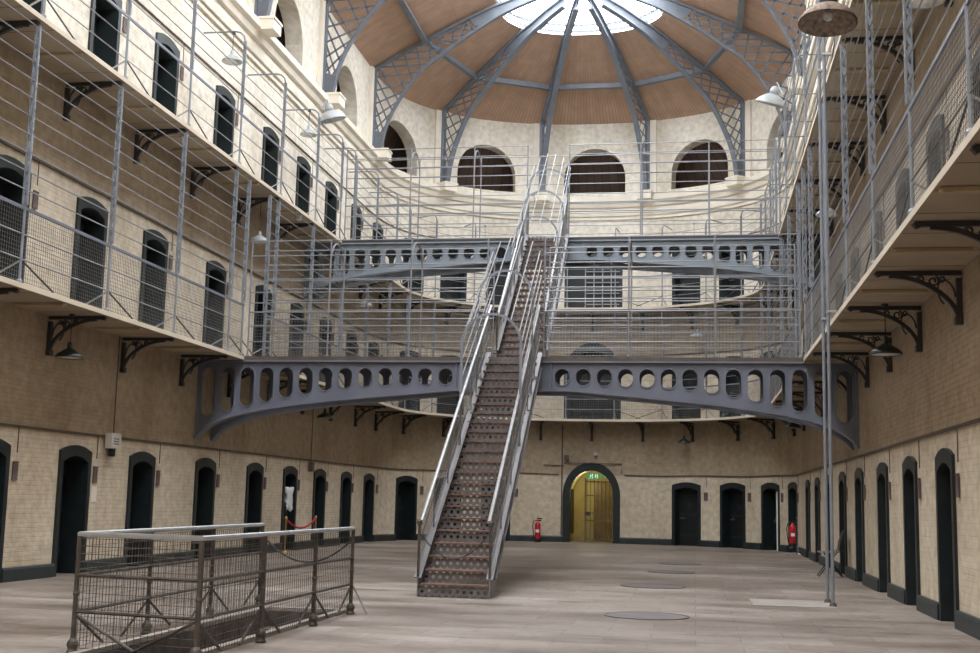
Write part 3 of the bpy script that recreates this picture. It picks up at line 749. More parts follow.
def bridge(yf, z, k, mat, label, hoops, posts, nstair_front, nstair_back, H, rods, mesh):
    t = thing('iron_footbridge', label, 'bridge', (GCX, yf+BW/2, z))
    girder(t, yf+.06, z, k, mat, 'g'); girder(t, yf+BW-.06, z, k, mat, 'g')
    ex0, ex1 = XL+GW+.004, XR-GW-.004
    mb = MB(); mb.box(ex0, ex1, yf-.04, yf+BW+.04, z-.088, z); mb.build('deck', 'deck' if k == 1 else 'iron', t)
    for si, (y, gap) in enumerate(((yf, nstair_front), (yf+BW, nstair_back))):
        segs = [(ex0+.06, gap[0]), (gap[1], ex1-.06)] if gap else [(ex0+.06, ex1-.06)]
        for a, b in segs:
            for h in rods:
                mb = MB(); mb.tube([(a, y, z+h), (b, y, z+h)], .0135, 5); mb.build('rod', 'rod', t)
            mb = MB(); mb.tube([(a, y, z+1.05), (b, y, z+1.05)], .02, 6); mb.build('handrail', 'rod', t)
            xs = [x for x in posts if a+.15 < x < b-.15]+[a, b]
            for x in xs:
                mb = MB(); mb.tube([(x, y, z), (x, y, z+H)], .02, 6); mb.lathe((x, y, z), [(.045, 0), (.045, .03), (.025, .05)], 8); mb.build('post', 'post', t)
            if mesh:
                mb = MB(); wire_panel(mb, lambda u, zz: (u, y, zz), a, b, z+.03, z+1.05, .075, .0035); mb.build('wire_mesh', 'wire', t)
    for x in hoops:
        mb = MB(); r = BW/2; zc = z+H-r+.02
        mb.tube([(x, yf, z)]+[(x, yf+r-r*math.cos(PI*i/14), zc+r*math.sin(PI*i/14)) for i in range(15)]+[(x, yf+BW, z)], .021, 6); mb.build('hoop', 'rod', t)
    return t
SX1, SX2 = stair_x(YB1), stair_x(YB2)
bridge(YB1, Z1, 1., 'girder', 'lower arched iron footbridge with slotted girder crossing the hall at the middle gallery', [-8.45, -6.5, -1.47, .45], [-8.45, -6.5, -1.47, .45], (SX1-.66, SX1+.66), (SX1-.7, SX1+.64), 2.76, [.35, .72, 1.27, 1.52, 1.8, 2.05, 2.4, 2.76], True)
bridge(YB2, Z2, .88, 'girder_pale', 'upper pale blue arched iron footbridge crossing the hall at the top gallery', [-8.4, -6.47, -1.55, .41], [-8.4, -6.47, -1.55, .41], (SX2-.62, SX2+.62), None, 2.8, [.35, .72, 1.3, 1.6, 1.9, 2.2, 2.5, 2.78], False)
# ------------------------------------------------------------------ stairs
def flight(y0, z0, y1, z1, n, label, hoops, cage_from, cage_to, R, HS, hs):
    sl = (z1-z0)/(y1-y0); t = thing('iron_staircase', label, 'stairs', (stair_x(y0), y0, z0))
    W = .585
    def P(s_, y, h): return (stair_x(y)+s_*W, y, z0+(y-y0)*sl+h)
    for s_ in (-1, 1):
        mb = MB(); ye = y1-.02; ys = y0
        pl_ = [(ys, z0+.002), (ys, z0+.30), (ye, z1+.1), (ye, z1-.24), (ys+.45, z0+.002)]
        mb.prism(pl_, lambda p: (stair_x(p[0])+s_*(W-.008), p[0], p[1]), lambda p: (stair_x(p[0])+s_*(W+.012), p[0], p[1]))
        mb.bar(P(s_, ys, .30), P(s_, ye, .1+.0), .11, .02)
        mb.bar(P(s_, ys+.45, 0), P(s_, ye, -.24), .11, .02)
        mb.build('stringer', 'stringer', t)
    run = (y1-y0)/n; ri = (z1-z0)/n
    for i in range(n):
        y = y0+.04+run*i; z = z0+ri*(i+1); xc = stair_x(y)
        mb = MB(); w = W-.012
        if i < n-1:
            mb.box(xc-w, xc+w, y-.03, y+run+.01, z-.03, z); mb.build('tread', 'tread', t)
        mb = MB(); zl, zh = z-ri+.002, z-.031; m = 10; cw = 2*w/m; yp = y+.01
        for k in range(m):
            cx = xc-w+cw*(k+.5); cz = (zl+zh)/2; hr = min(.029, cw*.32)
            inner = [(cx+hr*math.cos(2*PI*a/12+PI/4), cz+hr*math.sin(2*PI*a/12+PI/4)) for a in range(12)]
            outer = []
            for a in range(12):
                ang = 2*PI*a/12+PI/4; c_, s2 = math.cos(ang), math.sin(ang); f_ = min((cw/2)/abs(c_) if abs(c_) > 1e-6 else 9, ((zh-zl)/2)/abs(s2) if abs(s2) > 1e-6 else 9)
                outer.append((cx+c_*f_, cz+s2*f_))
            # square the corners
            mb.ring(outer, inner, lambda p: (p[0], yp, p[1]), lambda p: (p[0], yp+.008, p[1]), False)
        mb.build('riser', 'riser', t)
    for s_ in (-1, 1):
        mb = MB(); ya = y0+.02
        mb.tube([P(s_, ya, .3), P(s_, ya, 1.16)], .022, 8); mb.lathe(P(s_, ya, 1.14), [(.02, -.03), (.042, 0), (.042, .05), (.02, .08)], 10); mb.build('newel_post', 'rail_iron', t)
        mb = MB(); mb.tube([P(s_*.95, ya, 1.19), P(s_*.95, y1-.05, 1.19)], .032, 8); mb.build('handrail', 'galv', t)
        for h in (.5, .83):
            mb = MB(); mb.tube([P(s_, ya, h), P(s_, y1-.05, h)], .011, 6); mb.build('mid_rail', 'wire', t)
        for k in range(1, int((y1-y0)/1.3)+1):
            y = y0+k*1.3
            if y > y1-.2: break
            mb = MB(); mb.tube([P(s_, y, .05), P(s_, y, 1.19)], .015, 6); mb.obox(P(s_*1.05, y, .12), Vector((1, 0, 0)), Vector((0, 1, 0)), Vector((0, 0, 1)), .045, .05, .06); mb.build('baluster', 'post', t)
        mb = MB(); y = ya
        while y < y1-.1:
            mb.tube([P(s_, y, .32), P(s_, y, 1.15)], .003, 3); y += .09
        for h in [.4+.09*i for i in range(9)]: mb.tube([P(s_, ya, h), P(s_, y1-.1, h)], .003, 3)
        mb.build('wire_mesh', 'wire', t)
    def Q(a, y): return (stair_x(y)-R*math.cos(a), y, z0+(y-y0)*sl+HS+R*math.sin(a))
    for y in hoops:
        mb = MB(); zb_ = z0+(y-y0)*sl
        mb.path([(stair_x(y)-R, y, zb_+.05), (stair_x(y)-R, y, zb_+HS)]+[Q(PI*i/16, y) for i in range(1, 16)]+[(stair_x(y)+R, y, zb_+HS), (stair_x(y)+R, y, zb_+.05)], .05, .022, up=(0, 1, 0)); mb.build('hoop', 'post', t)
    for s_ in (-1, 1):
        for h in hs:
            mb = MB(); mb.tube([(stair_x(y)+s_*R, y, z0+(y-y0)*sl+h) for y in (cage_from, cage_to)], .0135, 5); mb.build('cage_rod', 'galv', t)
    for a in (PI*.12, PI*.28, PI*.43, PI*.57, PI*.72, PI*.88):
        mb = MB(); mb.tube([Q(a, cage_from), Q(a, cage_to)], .0135, 5); mb.build('cage_rod', 'galv', t)
    return t
f1 = flight(19.75, 0, YB1-.045, Z1, 23, 'lower flight of the perforated iron staircase rising from the stone floor', [23.6, 25.6], 23.6, YB1-.02, .585, 2.2, (1.5, 1.85, 2.2))
flight(YB1+BW+.05, Z1, YB2-.045, Z2, 21, 'upper flight of the caged iron staircase between the two footbridges', [31.9, 33.5, 35.0], 31.2, YB2+BW-.05, .57, 1.5, (1.4, 1.6))
mb = MB(); xa = stair_x(19.8); pts = [(xa-.53+1.06*i/24, 19.74, .98-.36*(1-(i/12-1)**2)) for i in range(25)]
mb.tube(pts, .011, 5); tag(mb.build('barrier_chain', 'iron'), 'dark chain hanging across the foot of the iron staircase', 'chain')
# ------------------------------------------------------------------ roof ribs, corbels, purlins
def side_of(i): return ['third from the curve, left wall', 'second from the curve, left wall', 'where the left wall starts curving', 'first along the curve from the left', 'second along the curve from the left', 'third along the curve from the left', 'fourth along the curve from the left', 'where the right wall starts curving', 'second from the curve, right wall', 'third from the curve, right wall'][i]
KEND = .12
def along(tab, n):
    pts = [Vector((k, z)) for k, z in tab]
    d = [0]
    for a, b in zip(pts, pts[1:]): d.append(d[-1]+math.hypot((b.x-a.x)*7, b.y-a.y))
    out = []
    for i in range(n+1):
        s_ = d[-1]*i/n
        for j in range(len(pts)-1):
            if d[j] <= s_ <= d[j+1]+1e-9:
                f_ = (s_-d[j])/(d[j+1]-d[j]); out.append(pts[j].lerp(pts[j+1], f_)); break
    return out
TT = [(1., 14.0), (1., 17.0)]+[(k-.012, z-.1) for k, z in TOP if .99 > k >= KEND]
LL = [(k, z) for k, z in LOW if k >= KEND]
NS = 40
tops, lows = along(TT, NS), along(LL, NS)
for i, u in enumerate(RIB_U):
    x, y, nx, ny = plan(u)
    cb = thing('stone_corbel', 'cream stone corbel under the roof rib, %s' % side_of(i), 'corbel', (x, y, 13.6), group='stone corbels under the roof ribs')
    mb = MB(); tv = Vector((-ny, nx, 0)); nv = Vector((nx, ny, 0)); zv = Vector((0, 0, 1))
    mb.obox(Vector((x, y, 13.82))+nv*.44, tv, nv, zv, .3, .3, .17); mb.build('block', 'cornice', cb)
    mb = MB(); mb.obox(Vector((x, y, 13.96))+nv*.44, tv, nv, zv, .33, .33, .03); mb.build('cap_slab', 'cornice', cb)
    r = thing('roof_rib', 'blue grey lattice roof rib, %s' % side_of(i), 'roof rib', (x, y, 14.), group='lattice roof ribs')
    P = lambda q, dz=0: Vector(roofp(u, q.x, q.y+dz))
    T = [P(q)+nv*.13 if q.x > .99 else P(q) for q in tops]; Lw = [P(q) for q in lows]
    z0 = Vector((0, 0, 14.0-T[0].z)) ; T[0] = T[0]+z0
    mb = MB(); mb.path(T, .2, .07, up=tuple(nv*-1+Vector((0, 0, .3)))); mb.build('outer_chord', 'rib', r)
    mb = MB(); mb.path(Lw, .2, .07, up=tuple(nv*-1+Vector((0, 0, .3)))); mb.build('inner_chord', 'rib', r)
    mb = MB()
    n0, n1 = 3, 27
    for j in range(n0-2, n1, 2):
        mb.bar(T[j], Lw[min(j+4, n1+1)], .06, .014, up=tuple(tv)); mb.bar(Lw[j], T[min(j+4, n1+1)], .06, .014, up=tuple(tv))
    mb.build('lattice', 'rib', r)
    mb = MB()
    for rng, nm in ((range(0, n0), 'gusset_plate'), (range(n1, NS), 'web_plate')):
        mb = MB(); J = list(rng)+[rng[-1]+1]
        mb.grid([[T[j]+tv*.008, Lw[j]+tv*.008, Lw[j]-tv*.008, T[j]-tv*.008] for j in J], True); mb.build(nm, 'rib', r)
for i in range(len(RIB_U)-1):
    a, b = roofp(RIB_U[i], .74, 18.07), roofp(RIB_U[i+1], .74, 18.07)
    a, b = Vector(a), Vector(b); d_ = (b-a).normalized()*.11; t = thing('roof_purlin', 'blue grey roof purlin, %s of nine from left to right around the roof' % ORD[i], 'purlin', tuple((a+b)/2), group='purlins between the roof ribs')
    mb = MB(); mb.bar(a+d_, b-d_, .05, .2); mb.build('web', 'rib', t)
    mb = MB(); mb.bar(a+d_-Vector((0, 0, .11)), b-d_-Vector((0, 0, .11)), .2, .025); mb.build('flange', 'rib', t)
# ------------------------------------------------------------------ stairwell railing in the floor
t = thing('stairwell_railing', 'low iron railing with wire mesh around the sunken stairwell', 'railing', (-5.3, 14, 0))
RXL, RXR = -5.93, -4.57
lpts = [(RXL, 11.4), (RXL-.07, 13.2), (RXL-.14, 15.2), (RXL-.21, 17.2)]
rpts = [(RXR, 11.15), (RXR, 12.9), (RXR, 14.75), (RXR, 16.4)]
def rail_post(x, y, foot=True):
    mb = MB(); mb.lathe((x, y, 0), [(.055, .0), (.06, .02), (.045, .05), (.06, .09), (.05, .12), (.027, .15), (.025, .55), (.033, .57), (.025, .6), (.024, 1.12)], 10); mb.build('post', 'rail_iron', t)
for x, y in lpts+rpts: rail_post(x, y)
runs = [(lpts[0], lpts[-1]), (rpts[0], rpts[-1]), (lpts[0], rpts[0])]
for ri_, (a, b) in enumerate(runs):
    for h in (.4, .75):
        mb = MB(); mb.tube([(a[0], a[1], h), (b[0], b[1], h)], .017, 6); mb.build('mid_rail', 'rail_iron', t)
    mb = MB(); n = max(2, int(math.dist(a, b)/.075))
    L2 = lambda s_: (a[0]+(b[0]-a[0])*s_, a[1]+(b[1]-a[1])*s_)
    for i in range(n+1): mb.tube([(*L2(i/n), .06), (*L2(i/n), 1.1)], .0032, 3)
    for j in range(15): mb.tube([(*L2(0), .06+j*.0743), (*L2(1), .06+j*.0743)], .0032, 3)
    mb.build('wire_mesh', 'rail_iron', t)
mb = MB(); mb.tube([(RXL-.21, 17.22, 1.06), (RXL-.21, 17.26, 1.12), (RXL-.21, 17.2, 1.14), (RXL, 11.4, 1.14), (RXR, 11.15, 1.14), (RXR, 16.4, 1.14), (RXR, 16.46, 1.12), (RXR, 16.42, 1.06)], .026, 8); mb.build('top_rail', 'galv', t)
for pts, s_ in ((lpts, 1), (rpts, 1)):
    for k, (x, y) in enumerate(pts):
        for dy in ((.62,) if k == 0 else (-.62,) if k == 3 else (-.62, .62)):
            mb = MB(); mb.tube([(x, y, .38), (x+(.0), y+dy, .05)], .015, 6); mb.build('brace', 'rail_iron', t)
mb = MB(); mb.tube([(RXL, 11.4, .38), (RXL+.7, 11.28, .05)], .015, 6); mb.build('brace', 'rail_iron', t)
mb = MB(); mb.tube([(RXR, 11.15, .38), (RXR-.7, 11.28, .05)], .015, 6); mb.build('brace', 'rail_iron', t)
mb = MB(); mb.tube([(RXR, 16.4, .42), (RXR+.2, 16.5, .01)], .012, 6); mb.build('brace', 'galv', t)
mb = MB(); pts = [(RXL-.16+(RXR-RXL+.11)*i/24, 17.2-.8*i/24, .95-.3*(1-(i/12-1)**2)) for i in range(25)]
mb.tube(pts, .012, 5); tag(mb.build('barrier_chain', 'iron'), 'dark chain closing the open end of the stairwell railing', 'chain')
# ------------------------------------------------------------------ two tall poles
for (x, y, lab) in ((2.16, 21.47, 'tall slim grey pole standing on the floor by the pale slab, farther one of two'), (2.16, 20.66, 'tall slim grey pole standing on the floor by the pale slab, nearer one of two')):
    t = thing('tall_pole', lab, 'pole', (x, y, 0), group='tall poles')
    mb = MB(); mb.tube([(x, y, .03), (x, y, 12.4)], .028, 10); mb.build('shaft', 'post', t)
    mb = MB(); mb.lathe((x, y, 0), [(.06, 0), (.06, .02), (.045, .06)], 10); mb.build('base_plate', 'rail_iron', t)
    mb = MB()
    for z in (4.75, 9.16): mb.obox((x+.05, y, z), Vector((1, 0, 0)), Vector((0, 1, 0)), Vector((0, 0, 1)), .08, .045, .02)
    mb.build('clamp', 'galv', t)
# ------------------------------------------------------------------ lamps
def lamp_proto(name, dark, r, drop):
    t = thing(name, 'lamp', 'lamp')        # origin where the cable meets the ceiling
    mb = MB(); mb.tube([(0, 0, 0), (0, 0, -drop)], .008, 5); mb.build('cable', 'cable', t)
    mb = MB(); mb.lathe((0, 0, 0), [(.05, -.001), (.05, -.03), (.02, -.05)], 10); mb.build('ceiling_rose', 'cable', t)
    c = 'lamp_dark' if dark else 'lamp_grey'
    mb = MB(); mb.lathe((0, 0, -drop), [(.02, .12), (.045, .1), (.05, .0), (.06, -.02)], 12); mb.build('lamp_holder', c, t, True)
    mb = MB(); mb.lathe((0, 0, -drop), [(.055, .0), (.09, -.02), (r*.6, -.06), (r*.88, -.11), (r, -.16), (r, -.175), (r-.012, -.175), (r*.85, -.12), (r*.55, -.075), (.05, -.03)], 24, cap=False); sh = mb.build('lamp_shade', c, t, True)
    mb = MB(); mb.lathe((0, 0, -drop), [(r-.014, -.165), (r*.84, -.125), (r*.54, -.08), (.03, -.04)], 24); mb.build('shade_lining', 'lamp_white', sh, True)
    mb = MB(); mb.lathe((0, 0, -drop), [(.03, -.02), (.05, -.06), (.045, -.1), (.01, -.13)], 12); mb.build('light_bulb', 'bulb', t, True)
    return t
LD = lamp_proto('pendant_lamp', True, .25, .62)
for (u, lab) in ((uL(20.35), 'left wall, nearest'), (uL(35.9), 'left wall, beyond the lower footbridge'), (uR(19.6), 'right wall, nearest'), (uR(38.), 'right wall, beyond the lower footbridge'), (u_at_dx(3.9), 'curved end wall, right of the arch')):
    p = plan(u); put(LD, (p[0]+p[2]*.58, p[1]+p[3]*.58, Z1-.088), 0, 'dark green pendant lamp hanging under the middle gallery, %s' % lab, 'pendant lamps under the middle gallery')
LG = lamp_proto('gallery_lamp', False, .25, .95)
for (u, lab) in ((uL(29.6), 'left side'), (uL(40.), 'left side beyond the upper footbridge'), (uR(15.7), 'right side, nearest'), (uR(27.6), 'right side, second'), (u_at_dx(4.4), 'curved end')):
    p = plan(u); put(LG, (p[0]+p[2]*.58, p[1]+p[3]*.58, Z2-.088), 0, 'pale grey pendant lamp hanging under the top gallery, %s' % lab, 'pendant lamps under the top gallery')
LA = lamp_proto('arm_lamp', False, .24, .55)
for (u, lab) in ((uL(26.62), 'nearest on the left'), (uL(32.52), 'second on the left'), (u_at_dx(-4.6), 'left of the staircase top'), (u_at_dx(4.4), 'right of the staircase top')):
    p = plan(u); put(LA, (p[0]+p[2]*.8, p[1]+p[3]*.8, Z2+3.22), 0, 'small grey lamp hanging from the top gallery railing arm, %s' % lab, 'lamps on the top railing arms')
def flood(loc, tilt, rust, label, hang):
    x, y, z = loc; t = thing('flood_lamp', label, 'lamp', loc)
    ax = Vector(tilt).normalized()            # direction from mouth to neck
    c = Vector(loc)
    mb = MB(); mb.lathe(c, [(.42, 0), (.42, .02), (.36, .12), (.24, .22), (.14, .27), (.12, .27), (.22, .2), (.34, .1), (.4, .0)], 28, cap=False, axis=ax); sh = mb.build('lamp_shade', 'rust' if rust else 'lamp_grey', t, True)
    mb = MB(); mb.lathe(c, [(.4, .012), (.345, .1), (.23, .205), (.05, .24)], 28, axis=ax, cap=False); mb.build('shade_lining', 'rust' if rust else 'lamp_white', sh, True)
    mb = MB(); mb.lathe(c, [(.13, .26), (.12, .42), (.08, .48), (.03, .5)], 14, axis=ax); mb.build('lamp_housing', 'lamp_grey' if not rust else 'iron', t, True)
    mb = MB(); mb.tube([c+ax*.48, c+ax*.6, Vector(hang)], .022, 6); mb.build('mount_arm', 'post', t)
    mb = MB(); mb.lathe(c, [(.03, .22), (.08, .12), (.06, .06), (.01, .03)], 12, axis=ax); mb.build('light_bulb', 'bulb', t, True)
flood((-10.3, 33.1, 12.3), (-.25, -.2, 1), False, 'big pale flood lamp on the top gallery railing at the left', (-10.48, 32.6, 12.45))
flood((2.05, 33.3, 12.45), (.3, -.25, 1), False, 'big pale flood lamp on the top gallery railing at the right', (2.34, 32.6, 12.45))
flood((1.9, 17.6, 8.5), (.05, .12, 1), True, 'rusty brown flood lamp with spotted shade hanging by the right railing', (2.3, 17.75, 9.085))
BH = thing('bulkhead_lamp', 'lamp', 'lamp')
mb = MB(); mb.lathe((0, 0, 0), [(.09, -.002), (.09, -.04)], 12); mb.build('base_ring', 'lamp_grey', BH)
mb = MB(); mb.lathe((0, 0, 0), [(.085, -.04), (.09, -.09), (.07, -.15), (.02, -.17)], 12); mb.build('glass_cover', 'bulb', BH, True)
for y, lab in ((23.75, 'nearer'), (31.4, 'farther')): put(BH, (XL+GW-.15, y, Z2-.088), 0, 'clear glass bulkhead light under the edge of the top gallery on the left, %s one' % lab, 'bulkhead lights')
# ------------------------------------------------------------------ conduits
def conduit(z, label, r=.02):
    t = thing('cable_conduit', label, 'conduit', (XC, YA, z))
    us = u_range(uL(5), uR(5), step=.4)
    if z < 3:
        segs = [[u for u in us if u < U_MID-1.3]+[U_MID-1.3], [U_MID+1.3]+[u for u in us if u > U_MID+1.3]]
    else: segs = [us]
    for sg in segs:
        mb = MB(); mb.path([(lambda p: (p[0]+p[2]*.025, p[1]+p[3]*.025, z+.012*math.sin(u*1.7)))(plan(u)) for u in sg], .03, r*2); mb.build('main_run', 'conduit', t)
    for u in CELL_U:
        q = plan(u+.86); mb = MB(); mb.bar((q[0]+q[2]*.014, q[1]+q[3]*.014, z-.02), (q[0]+q[2]*.014, q[1]+q[3]*.014, z-.46), .012, .012, up=(q[2], q[3], 0)); mb.build('drop_wire', 'conduit', t)
    return t
conduit(2.66, 'brown cable conduit along the ground floor wall above the cell doors')
conduit(Z1+2.62, 'brown cable conduit along the middle gallery wall above the cell doors', .025)
conduit(Z2+2.62, 'brown cable conduit along the top gallery wall above the cell doors', .013)
t = thing('arch_conduit', 'dark pipework with a small box above the arched entrance', 'conduit', (mx_, my_-.05, 3.2))
mb = MB(); yy = my_-.04
mb.tube([(mx_-1.9, yy-.14, 3.02), (mx_-1.1, yy-.05, 3.0), (mx_-1.1, yy-.05, 3.12), (mx_+1.2, yy-.05, 3.1), (mx_+1.2, yy-.05, 2.72)], .02, 6); mb.build('pipe', 'conduit', t)
mb = MB(); mb.tube([(mx_-1.17, yy-.06, .28), (mx_-1.17, yy-.06, 4.6)], .025, 6); mb.build('pipe', 'conduit', t)
mb = MB(); mb.box(mx_-1.08, mx_-.9, my_-.16, my_-.045, 3.22, 3.42); mb.build('junction', 'conduit', t)
mb = MB(); mb.box(mx_+.1, mx_+.24, my_-.14, my_-.008, 3.42, 3.54); mb.build('sensor', 'box', t)
def pbox(): pass
t = thing('junction_box', 'pale grey electrical box on the left wall after the first visible door', 'electrical box', (XL, 23.2, 2.55))
mb = MB(); mb.box(XL+.048, XL+.19, 22.98, 23.38, 2.42, 2.72); mb.build('case', 'box', t)
mb = MB()
for k in range(3): mb.box(XL+.19, XL+.192, 23.06, 23.3, 2.5+k*.05, 2.52+k*.05)
mb.build('warning_text', 'iron', t)
mb = MB(); mb.box(XL+.048, XL+.13, 23.14, 23.28, 2.26, 2.42); mb.build('switch', 'black', t)
mb = MB(); mb.tube([(XL+.08, 23.25, 2.72), (XL+.08, 23.25, 4.68)], .014, 6); mb.build('riser_pipe', 'conduit', t)
for u, z, lab in ((uL(35.4), 2.45, 'left wall beyond the footbridge'), (u_at_dx(-5.9)+.0, 2.5, 'curved wall left of the stairs')):
    p = plan(u+.9); t = thing('junction_box', 'small dark electrical box on the %s' % lab, 'electrical box', (p[0], p[1], z))
    mb = MB(); nv, tv = Vector((p[2], p[3], 0)), Vector((-p[3], p[2], 0))
    mb.obox(Vector((p[0], p[1], z))+nv*.105, tv, nv, Vector((0, 0, 1)), .09, .055, .14); mb.build('case', 'conduit', t)
    mb = MB(); mb.tube([Vector((p[0], p[1], z+.14))+nv*.08, Vector((p[0], p[1], 4.65))+nv*.08], .014, 6); mb.build('riser_pipe', 'conduit', t)
mb = MB(); mb.box(XL+.003, XL+.012, 22.62, 22.84, 1.36, 1.66); tag(mb.build('notice_sign', 'paper'), 'pale paper notice under the plaque beside the first whole door on the left', 'notice')
# ------------------------------------------------------------------ floor items
def extinguisher(x, y, label, stand):
    t = thing('fire_extinguisher', label, 'fire extinguisher', (x, y, 0)); zb_ = .22 if stand else .0
    mb = MB(); mb.lathe((x, y, zb_), [(.07, .02), (.085, .06), (.085, .48), (.07, .54), (.03, .58), (.025, .62)], 16); cy = mb.build('cylinder', 'red', t, True)
    mb = MB(); mb.lathe((x, y, zb_), [(.09, .0), (.09, .1)], 16); mb.build('base_ring', 'black', t)
    mb = MB(); mb.box(x-.05, x+.05, y-.0885, y-.084, zb_+.28, zb_+.36); mb.build('instruction_panel', 'lamp_white', cy)
    mb = MB(); mb.box(x-.03, x+.1, y-.015, y+.015, zb_+.6, zb_+.64); mb.box(x-.03, x+.12, y-.015, y+.015, zb_+.66, zb_+.69); mb.build('valve_handle', 'black', t)
    mb = MB(); mb.tube([(x-.03, y, zb_+.62), (x-.12, y, zb_+.6), (x-.15, y, zb_+.45), (x-.11, y, zb_+.12)], .014, 6); mb.build('hose', 'black', t)
    if stand:
        mb = MB()
        mb.tube([(x+.14, y+.02, .06), (x+.14, y+.02, .95), (x+.1, y+.02, 1.0)], .014, 8); mb.tube([(x-.18, y-.12, .02), (x+.14, y+.02, .06), (x+.2, y-.15, .02)], .016, 6); mb.tube([(x+.14, y+.02, .06), (x+.0, y+.2, .02)], .016, 6); mb.tube([(x+.14, y+.02, .26), (x-.08, y, .2)], .012, 6)
        mb.build('stand', 'chrome', t)
    return t
extinguisher(-6.05, 48.3, 'red fire extinguisher on the floor left of the arched entrance', False).scale = (1.35, 1.35, 1.35)
extinguisher(3.12, 41.7, 'red fire extinguisher on a chrome stand by the right wall doors', True).scale = (1.25, 1.25, 1.25)
t = thing('folding_chair', 'dark folding chair standing by the right wall beyond the poles', 'chair', (3.04, 29.6, 0))
cx, cy = 3.04, 29.6
mb = MB(); mb.box(cx-.26, cx+.2, cy-.24, cy+.24, .545, .58); mb.build('seat', 'chrome', t)
mb = MB(); mb.path([(cx+.2, cy, .6), (cx+.23, cy, .8), (cx+.29, cy, .98), (cx+.34, cy, 1.06)], .42, .03, up=(1, 0, 0)); mb.build('backrest', 'black', t)
for sy in (-.2, .2):
    mb = MB(); mb.tube([(cx+.14, cy+sy, .56), (cx-.27, cy+sy, .01)], .014, 6); mb.build('leg', 'black', t)
    mb = MB(); mb.tube([(cx-.14, cy+sy, .56), (cx+.27, cy+sy, .01)], .014, 6); mb.build('leg', 'black', t)
    mb = MB(); mb.tube([(cx+.1, cy+sy, .56), (cx+.19, cy+sy, .6), (cx+.32, cy+sy, 1.03)], .014, 6); mb.build('back_upright', 'black', t)
# rope barrier and cloth at the exhibit cell on the left
t = thing('rope_barrier', 'red rope barrier on brass posts before the left wall doors', 'barrier', (XL+.4, 34.6, 0))
for y in (33.25, 36.0):
    x = XL+.4; mb = MB(); mb.lathe((x, y, 0), [(.13, 0), (.13, .02), (.03, .05), (.025, .06), (.025, .9), (.04, .92), (.04, .96), (.01, 1.0)], 14); mb.build('post', 'brass', t, True)
mb = MB(); mb.tube([(XL+.4, 33.25+2.75*i/20, .93-.27*(1-(i/10-1)**2)) for i in range(21)], .028, 8); mb.build('rope', 'rope', t, True)
t = thing('hanging_garment', 'white cloth over a dark garment hanging in the doorway behind the red rope', 'garment', (XL-.2, 34.6, 0))
def cloth(z0, z1, w0, w1, y0, dx, seed):
    mb = MB(); rows = []; rnd = random.Random(seed)
    for i in range(9):
        f_ = i/8; z = z0+(z1-z0)*f_; w = w0+(w1-w0)*f_
        rows.append([(XL+dx+.05*math.sin(9*a+seed+3*f_)*(1-.4*f_)+.09*math.cos(a), y0+w*math.sin(a)*.9+.02*math.sin(5*a+6*f_), z+.03*math.sin(4*a)) for a in [2*PI*k/20 for k in range(20)]])
    b = mb.grid(rows, True); mb.f.append(tuple(b+8*20+i for i in range(20))); mb.uv.append(None); return mb
cloth(.25, 1.5, .38, .3, 34.55, -.14, 2).build('dark_robe', 'black', t, True)
cloth(1.15, 1.8, .1, .36, 34.6, -.02, 5).build('white_cloth', 'white', t, True, label='folded white cloth')
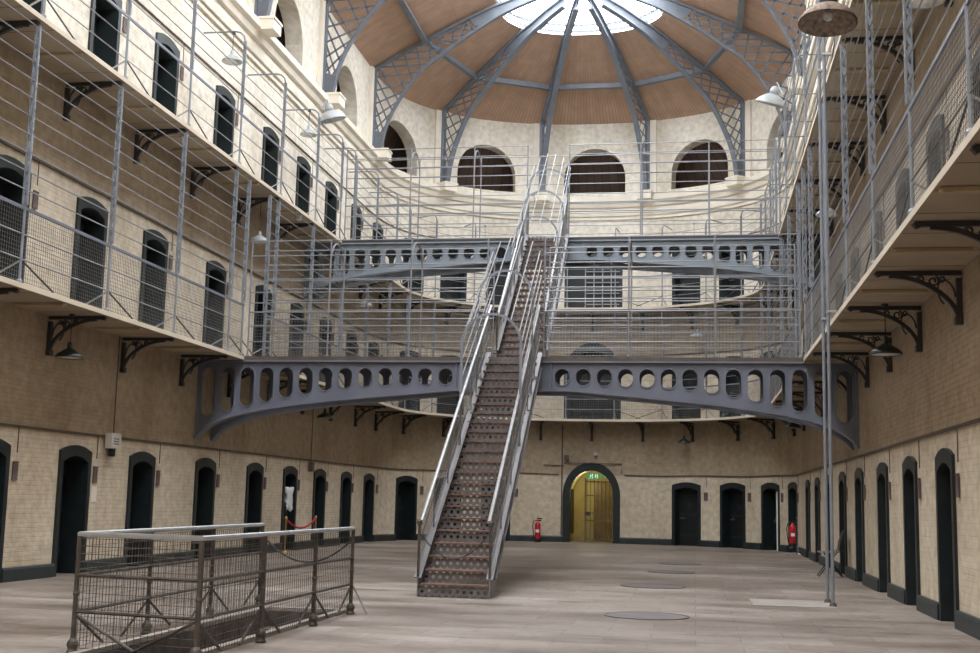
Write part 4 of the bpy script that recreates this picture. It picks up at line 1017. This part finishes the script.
# floor plates and patch
for x, y, r, lab in ((-.68, 17.8, .60, 'nearest and largest'), (-.8, 24.2, .62, 'second from the camera'), (-.55, 29.4, .55, 'third from the camera'), (-.4, 33.6, .55, 'farthest from the camera')):
    t = thing('floor_plate', 'round dark iron plate set in the stone floor, %s' % lab, 'floor plate', (x, y, 0), group='round floor plates')
    mb = MB(); mb.lathe((x, y, 0), [(r-.04, .001), (r-.04, .008), (.02, .009)], 40); mb.build('disc', 'cover', t)
    mb = MB(); ring_o = [(r*math.cos(2*PI*i/40), r*math.sin(2*PI*i/40)) for i in range(40)]; ring_i = [(a*(r-.035)/r, b*(r-.035)/r) for a, b in ring_o]
    mb.ring(ring_o, ring_i, lambda p: (x+p[0], y+p[1], .01), lambda p: (x+p[0], y+p[1], .001)); mb.build('rim', 'rail_iron', t)
mb = MB(); mb.box(.9, 2.2, 20.35, 21.75, .001, .009); tag(mb.build('pale_slab', 'patch'), 'pale rectangular slab in the floor at the foot of the poles', 'slab')
# ------------------------------------------------------------------ light and camera
w = bpy.data.worlds.new('overcast'); S.world = w; w.use_nodes = True
bg = w.node_tree.nodes['Background']; bg.inputs[0].default_value = (.93, .965, 1., 1); bg.inputs[1].default_value = 11.5
def portal(loc, sx, sy):
    L_ = bpy.data.lights.new('skylight_portal', 'AREA'); L_.shape = 'RECTANGLE'; L_.size = sx; L_.size_y = sy; L_.cycles.is_portal = True
    o = bpy.data.objects.new('skylight_portal', L_); COL.objects.link(o); o.location = loc
portal((XC, (YF+45.5)/2, 20.7), 6.3, 45.5-YF)
L_ = bpy.data.lights.new('passage_light', 'POINT'); L_.energy = 26; L_.color = (1., .86, .5); L_.shadow_soft_size = .15
o = bpy.data.objects.new('passage_light', L_); COL.objects.link(o); o.location = (mx_-.2, my_+1.7, 2.3)
F_PX, PITCH, YAW, ROLL = 1233.0, .1404, -.1664, .0221
f = Vector((math.sin(YAW)*math.cos(PITCH), math.cos(YAW)*math.cos(PITCH), math.sin(PITCH)))
r = Vector((math.cos(YAW), -math.sin(YAW), 0)); u = r.cross(f)
r2 = r*math.cos(ROLL)+u*math.sin(ROLL); u2 = u*math.cos(ROLL)-r*math.sin(ROLL)
cam = bpy.data.cameras.new('camera'); cam.sensor_width = 36; cam.lens = F_PX*36/980; cam.clip_start = .05; cam.clip_end = 200
co = bpy.data.objects.new('camera', cam); COL.objects.link(co)
co.matrix_world = Matrix(((r2.x, u2.x, -f.x, 0), (r2.y, u2.y, -f.y, 0), (r2.z, u2.z, -f.z, 1.55), (0, 0, 0, 1)))
S.camera = co
S.view_settings.view_transform = 'Standard'; S.view_settings.look = 'None'; S.view_settings.gamma = 1; S.view_settings.use_curve_mapping = False
S.view_settings.exposure = 0.
S.cycles.use_denoising = True
S.cycles.diffuse_bounces = 6; S.cycles.max_bounces = 10; S.cycles.transparent_max_bounces = 16
